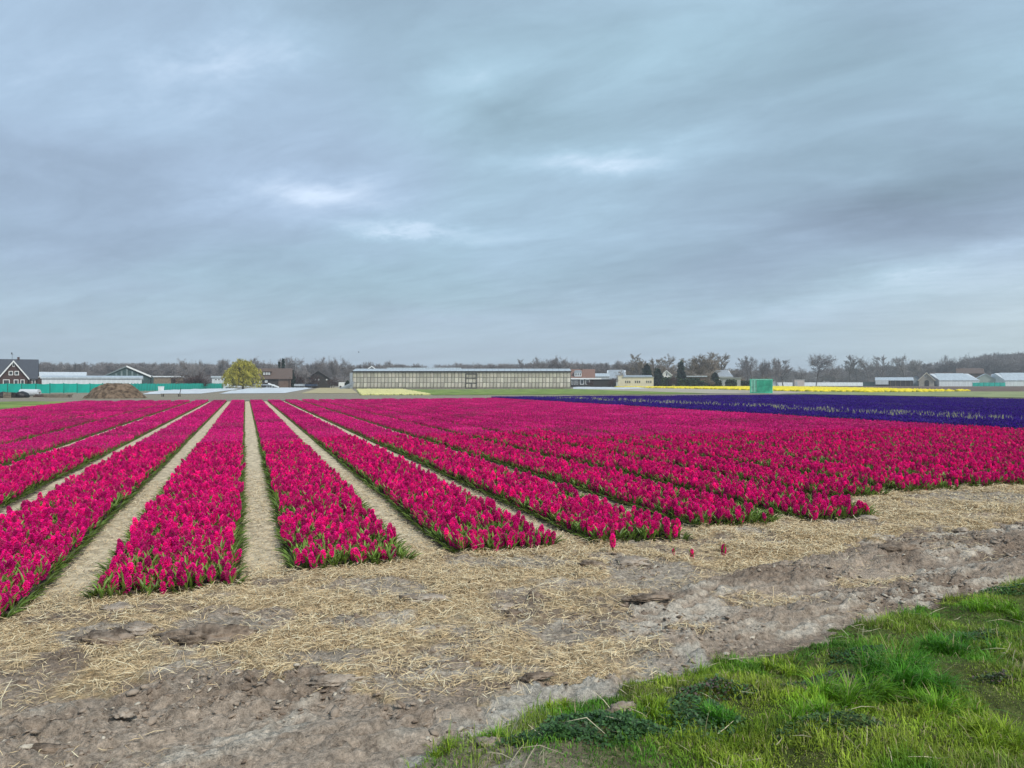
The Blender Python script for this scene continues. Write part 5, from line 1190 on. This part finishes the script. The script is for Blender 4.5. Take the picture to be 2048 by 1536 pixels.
# ================================================================== TREES
M_BARK = mat('bark', (.13, .115, .105), .9, .25, 2, rnd=.15)
M_TWIG = mat('bare_twigs', (.225, .203, .197), .9, .2, 1, rnd=.18)
M_TWIGW = mat('budding_twigs', (.24, .20, .160), .9, .2, 1, rnd=.15)
M_TWIGR = mat('reddish_twigs', (.075, .045, .042), .9, .2, 1)
M_WILLOW = mat('willow_leaf', (.40, .36, .06), .7, .3, .5, attr=True, trans=.2)
M_NEEDLE = mat('conifer_needles', (.016, .034, .022), .7, .35, 1, attr=True)
M_HEDGE = mat('hedge_leaf', (.030, .055, .022), .7, .35, 1, attr=True)
def rvec(r_, s=1.0): return Vector((r_.gauss(0, s), r_.gauss(0, s), r_.gauss(0, s)))
def bare_tree(seed, shape='round', dens=1.0, tw=.05):
    """unit tree 10 m tall: trunk mesh and crown (fine twigs) mesh builders"""
    r_ = random.Random(seed); T = MB(); C = MB()
    def ribbon(a, b, w0, w1):
        t_ = (b - a).normalized(); s = t_.cross(Vector((r_.uniform(-1, 1), r_.uniform(-1, 1), r_.uniform(-1, 1)))).normalized()
        C.add([a - s * w0, a + s * w0, b + s * w1, b - s * w1], [(0, 1, 2, 3)])
    up = {'round': .32, 'tall': .75, 'fan': .5, 'bush': .35}[shape]
    def grow(p, d_, L, rad, lvl):
        n = 3 if lvl < 2 else 2; q = p; pts_ = [p]
        for i in range(n):
            d_ = (d_ + rvec(r_, .13) + Vector((0, 0, up * .16))).normalized(); q2 = q + d_ * L / n
            ra, rb = rad * (1 - .5 * i / n), rad * (1 - .5 * (i + 1) / n)
            if lvl < 2: T.tube(q, q2, ra, rb, 5 if lvl == 0 else 4)
            else: ribbon(q, q2, max(ra, tw * .55), max(rb, tw * .42))
            q = q2; pts_.append(q)
        if lvl >= 4: return
        nb = {0: 12, 1: 7, 2: 6, 3: 4}[lvl]; nb = max(2, int(nb * (dens if lvl > 1 else 1)))
        for i in range(nb):
            f = r_.uniform(.28 if lvl else .30, 1.0); j = min(n - 1, int(f * n)); b = pts_[j].lerp(pts_[j + 1], f * n - j)
            a = r_.uniform(0, 6.283); side = d_.orthogonal().normalized(); side = (Matrix.Rotation(a, 3, d_) @ side)
            k = r_.uniform(.45, .95) * (1 - up * .55); nd = (d_ * (1 - k * .5) + side * k * (1.25 if lvl == 0 else 1.0)).normalized()
            grow(b, nd, L * {'round': r_.uniform(.42, .66), 'tall': r_.uniform(.32, .5), 'fan': r_.uniform(.45, .65), 'bush': r_.uniform(.5, .7)}[shape] * (1.15 - .45 * f if lvl == 0 else 1), rad * .46, lvl + 1)
    if shape == 'bush':
        for i in range(5): grow(Vector((r_.uniform(-.8, .8), r_.uniform(-.8, .8), 0)), Vector((r_.uniform(-.5, .5), r_.uniform(-.5, .5), 1)).normalized(), r_.uniform(2.6, 4.2), .10, 1)
    else: grow(Vector((0, 0, -.2)), Vector((r_.uniform(-.05, .05), 0, 1)), {'round': 6.0, 'tall': 7.4, 'fan': 5.6}[shape], .15, 0)
    zt = max(max(v[2] for v in C.v), 1)
    s = 10 / zt
    for B in (T, C): B.v = [(v[0] * s, v[1] * s, v[2] * s) for v in B.v]
    return T, C
ROUND = [bare_tree(10 + i, 'round', 1.3, .034) for i in range(5)]; TALL = [bare_tree(30 + i, 'tall', 1.45, .034) for i in range(4)]; FANS = [bare_tree(50 + i, 'fan', 1.4, .034) for i in range(4)]; BUSH = [bare_tree(70 + i, 'bush', 1.2, .06) for i in range(4)]
def jm(name, T, C, mt, mc):
    m = MB(); m.add(T.v, T.f, 0); m.add(C.v, C.f, 1); return m.mesh(name, [mt, mc])
# the wood along the horizon: one mass
WOOD = [jm('wood_tree', *t_, M_BARK, M_TWIG) for t_ in ROUND[:3] + TALL[:2] + FANS[:2]] + [jm('wood_scrub', *t_, M_BARK, M_TWIG) for t_ in BUSH[:3]]
r_ = random.Random(77); wp, wr_, ws, wi = [], [], [], []
def wood(xa, xb, D0, D1, n, ytop, jit, scrub=.3, wide=1.0, kinds=(0, 7)):
    for i in range(n):
        px_ = r_.uniform(xa, xb); D = r_.uniform(D0, D1); yt = ytop(px_) + r_.uniform(-jit, jit); h = max(3, wz(yt, D))
        if r_.random() < scrub: k = 7 + r_.randrange(3); h *= r_.uniform(.45, .75)
        else: k = r_.randrange(*kinds)
        wp.append((wx(px_, D), D, 0)); wr_.append((0, 0, r_.uniform(0, 6.28))); s = h / 10; ws.append((s * wide * r_.uniform(.85, 1.25), s * wide * r_.uniform(.85, 1.25), s)); wi.append(k)
ip = lambda tab: (lambda x: float(np.interp(x, [t_[0] for t_ in tab], [t_[1] for t_ in tab])))
wood(-160, 1300, 400, 500, 620, ip([(-160, 724), (75, 724), (300, 726), (700, 728), (900, 729), (1000, 727), (1150, 725), (1300, 728)]), 3.0, .35, 1.15)
wood(-160, 1300, 385, 400, 330, ip([(-160, 738), (1300, 742)]), 4, 1.0, 1.5)
wood(1420, 2300, 560, 680, 420, ip([(1420, 740), (1600, 742), (1700, 738), (1850, 730), (1940, 722), (1980, 712), (2300, 706)]), 6, .3, 1.15)
wood(1700, 2300, 520, 560, 220, ip([(1700, 747), (1850, 744), (2300, 735)]), 4, .9, 1.5)
wood(1930, 2300, 600, 700, 110, ip([(1930, 716), (1990, 706), (2300, 700)]), 4, .0, .75, (3, 5))
wood(1240, 1480, 360, 420, 70, ip([(1240, 724), (1350, 728), (1480, 738)]), 5, .5, 1.2)
o = scatter('woodland', wp, wr_, ws, wi, WOOD); tag(o, 'belt of leafless grey brown woodland along the horizon', 'woodland', kind='stuff')
# trees one can tell apart
meshes = {}
def tree(px_, ytop, D, kind, i, label, wide=1.0, mc=None, group='bare trees rising above the woodland', name='bare_tree', cat='tree'):
    S = {'round': ROUND, 'tall': TALL, 'fan': FANS, 'bush': BUSH}[kind]; T, C = S[i % len(S)]; key = (kind, i % len(S), mc.name if mc else '')
    if key not in meshes: meshes[key] = (T.mesh('trunk', M_BARK), C.mesh('crown', mc or M_TWIG))
    s = wz(ytop, D) / 10; e = empty(name, (wx(px_, D), D, 0), (px_ * .37) % 6.28); e.scale = (s * wide, s * wide, s); tag(e, label, cat, group)
    link('trunk', meshes[key][0], e); link('crown', meshes[key][1], e)
TL = [(380, 712, 370, 'round', 0, .8, 'bare round tree above the low brown shed'), (405, 717, 380, 'fan', 1, .8, 'lower bare tree right of the one above the low shed'), (440, 716, 385, 'fan', 0, .8, 'bare tree just left of the yellow willow'),
      (512, 711, 380, 'round', 1, .9, 'twin topped bare tree behind the willow\'s right side'), (530, 716, 390, 'fan', 2, .8, 'thin bare tree left of the two small conifers'), (594, 711, 370, 'round', 2, .9, 'wide bare tree right of the two small conifers'),
      (574, 714, 385, 'fan', 3, .7, 'bare tree close behind the two small conifers'), (635, 712, 375, 'round', 3, .85, 'separate bare tree above the dark barn'), (672, 710, 372, 'fan', 2, .7, 'left one of the pair of bare trees left of the greenhouse'), (686, 711, 374, 'round', 4, .85, 'right one of the pair of bare trees left of the greenhouse'),
      (743, 720, 400, 'round', 2, .7, 'small bare tree above the white edged gable'), (781, 719, 400, 'tall', 1, 1.0, 'pointed bare tree above the greenhouse\'s left third'), (908, 721, 410, 'round', 1, .9, 'low bare tree above the greenhouse\'s middle'), (960, 722, 405, 'fan', 2, .9, 'low bare tree right of the greenhouse\'s middle'),
      (1050, 717, 395, 'tall', 0, 1.2, 'slim bare tree above the greenhouse\'s right part'), (1066, 716, 398, 'tall', 2, 1.2, 'slim bare tree close right of another above the greenhouse'), (1084, 712, 390, 'round', 3, .8, 'rounded bare tree above the greenhouse\'s right part'), (1103, 714, 395, 'fan', 0, .75, 'forked bare tree above the greenhouse\'s right part'),
      (1121, 709, 388, 'fan', 1, .7, 'tall pale bare tree near the greenhouse\'s right end'), (1143, 709, 386, 'round', 0, .8, 'tallest bare tree above the greenhouse\'s right end'), (1163, 720, 395, 'round', 4, .8, 'low bare tree above the red tiled house'), (1238, 719, 400, 'fan', 3, .9, 'bare tree above the grey metal barn'),
      (1495, 711, 420, 'tall', 3, 1.5, 'left edge tree of the clump above the container'), (1506, 709, 410, 'round', 1, .75, 'tall round crowned tree left above the container'), (1524, 714, 415, 'fan', 2, .6, 'thin leaning tree above the container\'s left side'), (1540, 719, 430, 'fan', 1, .6, 'small tree between the two taller ones above the container'),
      (1553, 713, 412, 'fan', 3, .65, 'tall tree above the container\'s right corner'), (1566, 716, 418, 'tall', 1, 1.5, 'rightmost tree of the clump above the container'), (1598, 737, 440, 'round', 0, .8, 'small low bare tree above the small pale cabin'), (1632, 706, 400, 'round', 2, 1.05, 'broad crowned bare tree standing alone above the pole'),
      (1600, 730, 430, 'round', 4, .9, 'low spreading tree left of the broad crowned one'), (1668, 729, 440, 'round', 3, .9, 'low bare tree right of the broad crowned one'), (1700, 709, 520, 'tall', 0, 1.1, 'slim tree, first of the row left of the farmyard'), (1714, 710, 522, 'tall', 2, 1.2, 'slim tree, second of the row left of the farmyard'),
      (1736, 707, 515, 'round', 0, .75, 'rounder tree in the row left of the farmyard'), (1762, 708, 518, 'tall', 1, 1.3, 'pointed tree above the open shed'), (1814, 706, 500, 'round', 1, .8, 'tall round tree above the stone gable'), (1836, 717, 515, 'fan', 0, .8, 'lower tree above the farmhouse gable'),
      (1893, 708, 560, 'round', 3, .8, 'tall tree above the large pale barn\'s left end'), (1932, 704, 560, 'round', 4, .9, 'tall dense tree above the orange edged house'), (1966, 706, 565, 'fan', 2, .8, 'tree where the dense wood at right begins')]
for (px_, yt, D, kd, i, wd, lb) in TL: tree(px_, yt, D, kd, i, lb, wd)
for (px_, yt, D, kd, i, wd, lb) in [(1288, 706, 350, 'tall', 0, 1.6, 'leftmost upright budding tree behind the cream building'), (1312, 714, 355, 'tall', 1, 1.4, 'slim budding tree between two fuller ones behind the conifers'), (1338, 706, 352, 'tall', 2, 1.9, 'full budding tree behind the white gabled house'),
       (1380, 711, 345, 'fan', 1, .8, 'left tree of the big budding clump'), (1402, 709, 340, 'tall', 3, 1.7, 'second tree of the big budding clump'), (1420, 702, 338, 'tall', 0, 1.7, 'tallest tree of the big budding clump'), (1437, 705, 342, 'tall', 1, 1.6, 'right tree of the big budding clump'), (1411, 706, 336, 'tall', 2, 1.9, 'slim middle tree inside the big budding clump'), (1391, 715, 334, 'tall', 0, 1.8, 'lower tree in the left half of the big budding clump'), (1430, 714, 333, 'fan', 0, .9, 'low spreading tree in the right half of the big budding clump')]:
    tree(px_, yt, D, kd, i, lb, wd, M_TWIGW, 'budding upright trees behind the white houses')
for (px_, yt, D, i, wd, mc, lb) in [(392, 739, 200, 0, 1.5, M_TWIGR, 'reddish brown leafless bush left of the yellow willow'), (375, 742, 203, 1, 1.3, M_TWIGR, 'dark brown leafless bush beside the low shed'), (590, 741, 248, 2, 1.2, M_TWIGR, 'dark scrub against the end of the brown tiled house'),
       (606, 738, 255, 3, 1.3, M_TWIG, 'grey scrub left of the dark barn'), (664, 752, 250, 0, 1.3, M_TWIGR, 'dark low bush right of the dark barn'), (625, 744, 258, 1, 1.2, M_TWIGR, 'dark scrub before the dark barn\'s gable'), (1245, 734, 316, 1, 1.1, M_TWIGW, 'yellowish budding bush behind the cream annex'),
       (1385, 738, 322, 2, 1.5, M_TWIGW, 'yellowish bush behind the bungalow, left one'), (1415, 740, 324, 3, 1.5, M_TWIGW, 'yellowish bush behind the bungalow, right one'), (1484, 748, 320, 0, 1.0, M_TWIGW, 'small yellow budding bush right of the blue grey shed'), (1520, 748, 330, 1, 1.6, M_TWIGW, 'yellowish scrub behind the container'), (1420, 755, 296, 2, 1.1, M_TWIGW, 'tan leafless bush among the clipped hedges'),
       (1345, 752, 296, 3, 1.0, M_TWIGR, 'brown leafless bush left of the clipped hedges'), (1178, 757, 288, 1, 1.0, M_TWIGR, 'low dark shrub before the lean-to'), (1225, 754, 288, 2, 1.0, M_TWIGR, 'bare shrub before the dark low shed')]:
    tree(px_, yt, D, 'bush', i, lb, wd, mc, 'leafless bushes round the houses', 'bare_bush', 'bush')
# leafy masses: many small leaves through the volume
def leafmass(n, pos, size, col, seed, droop=0.0, elong=1.0):
    r2 = np.random.default_rng(seed); P_ = pos(n, r2); n = len(P_)
    d_ = r2.normal(0, 1, (n, 3)); d_[:, 2] -= droop * 3; d_ /= np.linalg.norm(d_, axis=1)[:, None]; s = np.cross(d_, r2.normal(0, 1, (n, 3))); s /= np.linalg.norm(s, axis=1)[:, None]
    sz = size * r2.uniform(.6, 1.3, n)[:, None]; V_ = np.stack([P_ - s * sz * .5, P_ + s * sz * .5, P_ + s * sz * .35 + d_ * sz * elong, P_ - s * sz * .35 + d_ * sz * elong], 1).reshape(-1, 3)
    c_ = np.repeat(r2.uniform(*col, n), 4); F_ = np.arange(n * 4).reshape(-1, 4)
    return V_, F_, np.stack([c_] * 3, -1)
# yellow willow
D = 205; hW = wz(717.5, D); wW = (wx(525, D) - wx(447, D)) / 2; e = empty('willow', (wx(485.5, D), D, 0)); tag(e, 'round yellow green willow standing before the brown tiled house', 'tree')
q = MB(); q.tube((0, 0, 0), (.1, 0, 1.8), .32, .24, 8)
rr_ = random.Random(5)
for i in range(11): a = i * .57; q.tube((.1, 0, 1.6), (math.cos(a) * wW * .45, math.sin(a) * wW * .45, hW * rr_.uniform(.6, .85)), .13, .04, 5)
q.build('trunk', M_BARK, e)
def wpos(n, r2):
    """leaves strung along boughs that rise, arch over and hang"""
    nb = 95; a_ = r2.uniform(0, 6.283, nb); re = wW * r2.uniform(.25, 1.08, nb); ap = hW * r2.uniform(.72, 1.03, nb) * (1 - .30 * (re / wW) ** 2); en = hW * r2.uniform(.06, .42, nb)
    b = r2.integers(0, nb, n); t_ = r2.random(n) ** .7; up_ = t_ < .5; f = np.where(up_, t_ * 2, t_ * 2 - 1)
    rad = np.where(up_, re[b] * .62 * f, re[b] * (.62 + .38 * np.sqrt(f))); z = np.where(up_, hW * .25 + (ap[b] - hW * .25) * np.sin(f * np.pi / 2), ap[b] + (en[b] - ap[b]) * f ** 1.6)
    aa = a_[b] + .25 * np.sin(t_ * 5 + b); return np.stack([np.cos(aa) * rad, np.sin(aa) * rad, z], -1) + r2.normal(0, .17, (n, 3))
V_, F_, C_ = leafmass(15000, wpos, .12, (.55, 1.35), 31, .6, 3.4); link('crown', np_mesh('crown', V_, F_, [M_WILLOW], C_), e)
def conifer(px_, ytop, D, wpx, label, seed, round_=False, n=1500):
    h = wz(ytop, D); r0 = wpx * D / FPX / 2; e = empty('conifer', (wx(px_, D), D, 0)); tag(e, label, 'tree', 'dark conifers between the buildings'); q = MB(); q.tube((0, 0, -.1), (0, 0, h * .85), .16, .05, 6); q.build('trunk', M_BARK, e)
    def pos(n, r2):
        f = r2.random(n); a = r2.uniform(0, 6.283, n); prof = np.sin(np.clip(f * 1.02, 0, 1) ** .6 * np.pi) ** .7 if round_ else (1 - f) ** .8 + .06
        k = r2.random(n) ** .45 * (.78 + .22 * np.sin(a * 5 + f * 22 + seed)) * (.85 + .25 * vn(a * 2, f * 7, seed)); return np.stack([np.cos(a) * prof * r0 * k, np.sin(a) * prof * r0 * k, .25 + f * (h - .25)], -1)
    V_, F_, C_ = leafmass(n, pos, r0 * .26 + .12, (.5, 1.6), seed, .1, 1.5); link('crown', np_mesh('crown', V_, F_, [M_NEEDLE], C_), e)
conifer(558.5, 724, 300, 6, 'left, smaller one of two dark conifers above the brown tiled house', 41)
conifer(566.5, 719, 300, 9, 'right, taller one of two dark conifers above the brown tiled house', 42)
conifer(1294, 733, 312, 22, 'round dark evergreen behind the cream building\'s right end', 43, True, 2200)
conifer(1316, 741, 302, 22, 'broad dark evergreen right of the cream building', 44, True, 2200)
conifer(1362, 726, 310, 20, 'dark conifer with a leaning top right of the white gabled house', 45, False, 1800)
conifer(1367, 747, 300, 14, 'small cone shaped conifer before the bungalow', 46)
conifer(1430, 748, 300, 18, 'dark evergreen at the right end of the clipped hedges', 47, True, 1500)
conifer(584, 742, 246, 12, 'dark green evergreen at the end of the brown tiled house', 48, True, 1500)
conifer(695, 764, 222, 10, 'small dark evergreen at the greenhouse\'s left corner', 49, True, 900)
def hedge(x0, x1, ytop, D, dep, label, seed, n=1200, m=None, g='clipped hedges before the bungalow'):
    a, b = wx(x0, D), wx(x1, D); h = wz(ytop, D); w2 = (b - a) / 2; e = empty('hedge', ((a + b) / 2, D, 0)); tag(e, label, 'hedge', g)
    def pos(n, r2):
        P_ = r2.uniform(-1, 1, (n, 3)); ax = r2.integers(0, 3, n); P_[np.arange(n), ax] = np.sign(P_[np.arange(n), ax]) * r2.uniform(.86, 1.05, n)
        return np.stack([P_[:, 0] * w2, P_[:, 1] * dep / 2 + dep / 2, (P_[:, 2] * .5 + .5) * h * (.93 + .1 * vn(P_[:, 0] * 4 + seed, P_[:, 1] * 2, seed))], -1)
    V_, F_, C_ = leafmass(n, pos, .42, (.5, 1.6), seed, 0, 1.1); link('foliage', np_mesh('foliage', V_, F_, [m or M_HEDGE], C_), e)
    q = MB(); q.box(-w2 * .9, w2 * .9, dep * .12, dep * .88, 0, h * .88); q.build('branches', M_DARK, e)
hedge(1324, 1344, 756, 298, 4, 'clipped dark hedge below the white gabled house', 61)
hedge(1356, 1380, 758, 298, 4, 'clipped green hedge, middle one before the bungalow', 62)
hedge(1381, 1400, 757, 296, 4, 'clipped green hedge right of the middle one', 63)
hedge(1406, 1444, 762, 300, 4, 'low hedge before the dark evergreen', 64)
hedge(1457, 1473, 761, 296, 4, 'separate round topped hedge block before the blue grey shed', 65)
hedge(1476, 1500, 763, 310, 3, 'low brown green hedge left of the container', 66)
# dunes far behind
r2 = np.random.default_rng(9); n = 60; xs_ = np.linspace(wx(1380, 1100), wx(1800, 1100), n); hh = 1.67 + (766 - np.interp((xs_ / 1100 * FPX + 1024), [1380, 1450, 1480, 1560, 1620, 1800], [760, 744, 741.5, 743, 747, 762])) / FPX * 1100 + (fbm(xs_ * .03, xs_ * 0, 660, 3) - .5) * 2.5
V_ = [(x_, 1100 + yy, zz * f) for yy, f in ((-120, 0), (-60, .55), (0, 1), (80, .6), (160, 0)) for x_, zz in zip(xs_, hh)]
F_ = [(j * n + i, j * n + i + 1, (j + 1) * n + i + 1, (j + 1) * n + i) for j in range(4) for i in range(n - 1)]
tag(link('hills', np_mesh('hills', V_, F_, [mat('dune_scrub', (.16, .145, .12), .95, .3, .03)], None, True)), kind='structure')

# ------------------------------------------------------------------ the air
hz_m = bpy.data.materials.new('haze'); hz_m.use_nodes = True; t = NT(hz_m.node_tree); t.n.clear()
pv = t.node('ShaderNodeVolumePrincipled'); pv.inputs['Color'].default_value = (.90, .94, 1, 1); pv.inputs['Density'].default_value = .00040; pv.inputs['Anisotropy'].default_value = .1
ov = t.node('ShaderNodeOutputMaterial'); t.l.new(pv.outputs[0], ov.inputs['Volume'])
q = MB(); q.box(-6100, 6100, -320, 8100, -1.2, 32); o = q.build('haze', hz_m); tag(o, 'thin pale haze over the fields', 'haze', kind='stuff')
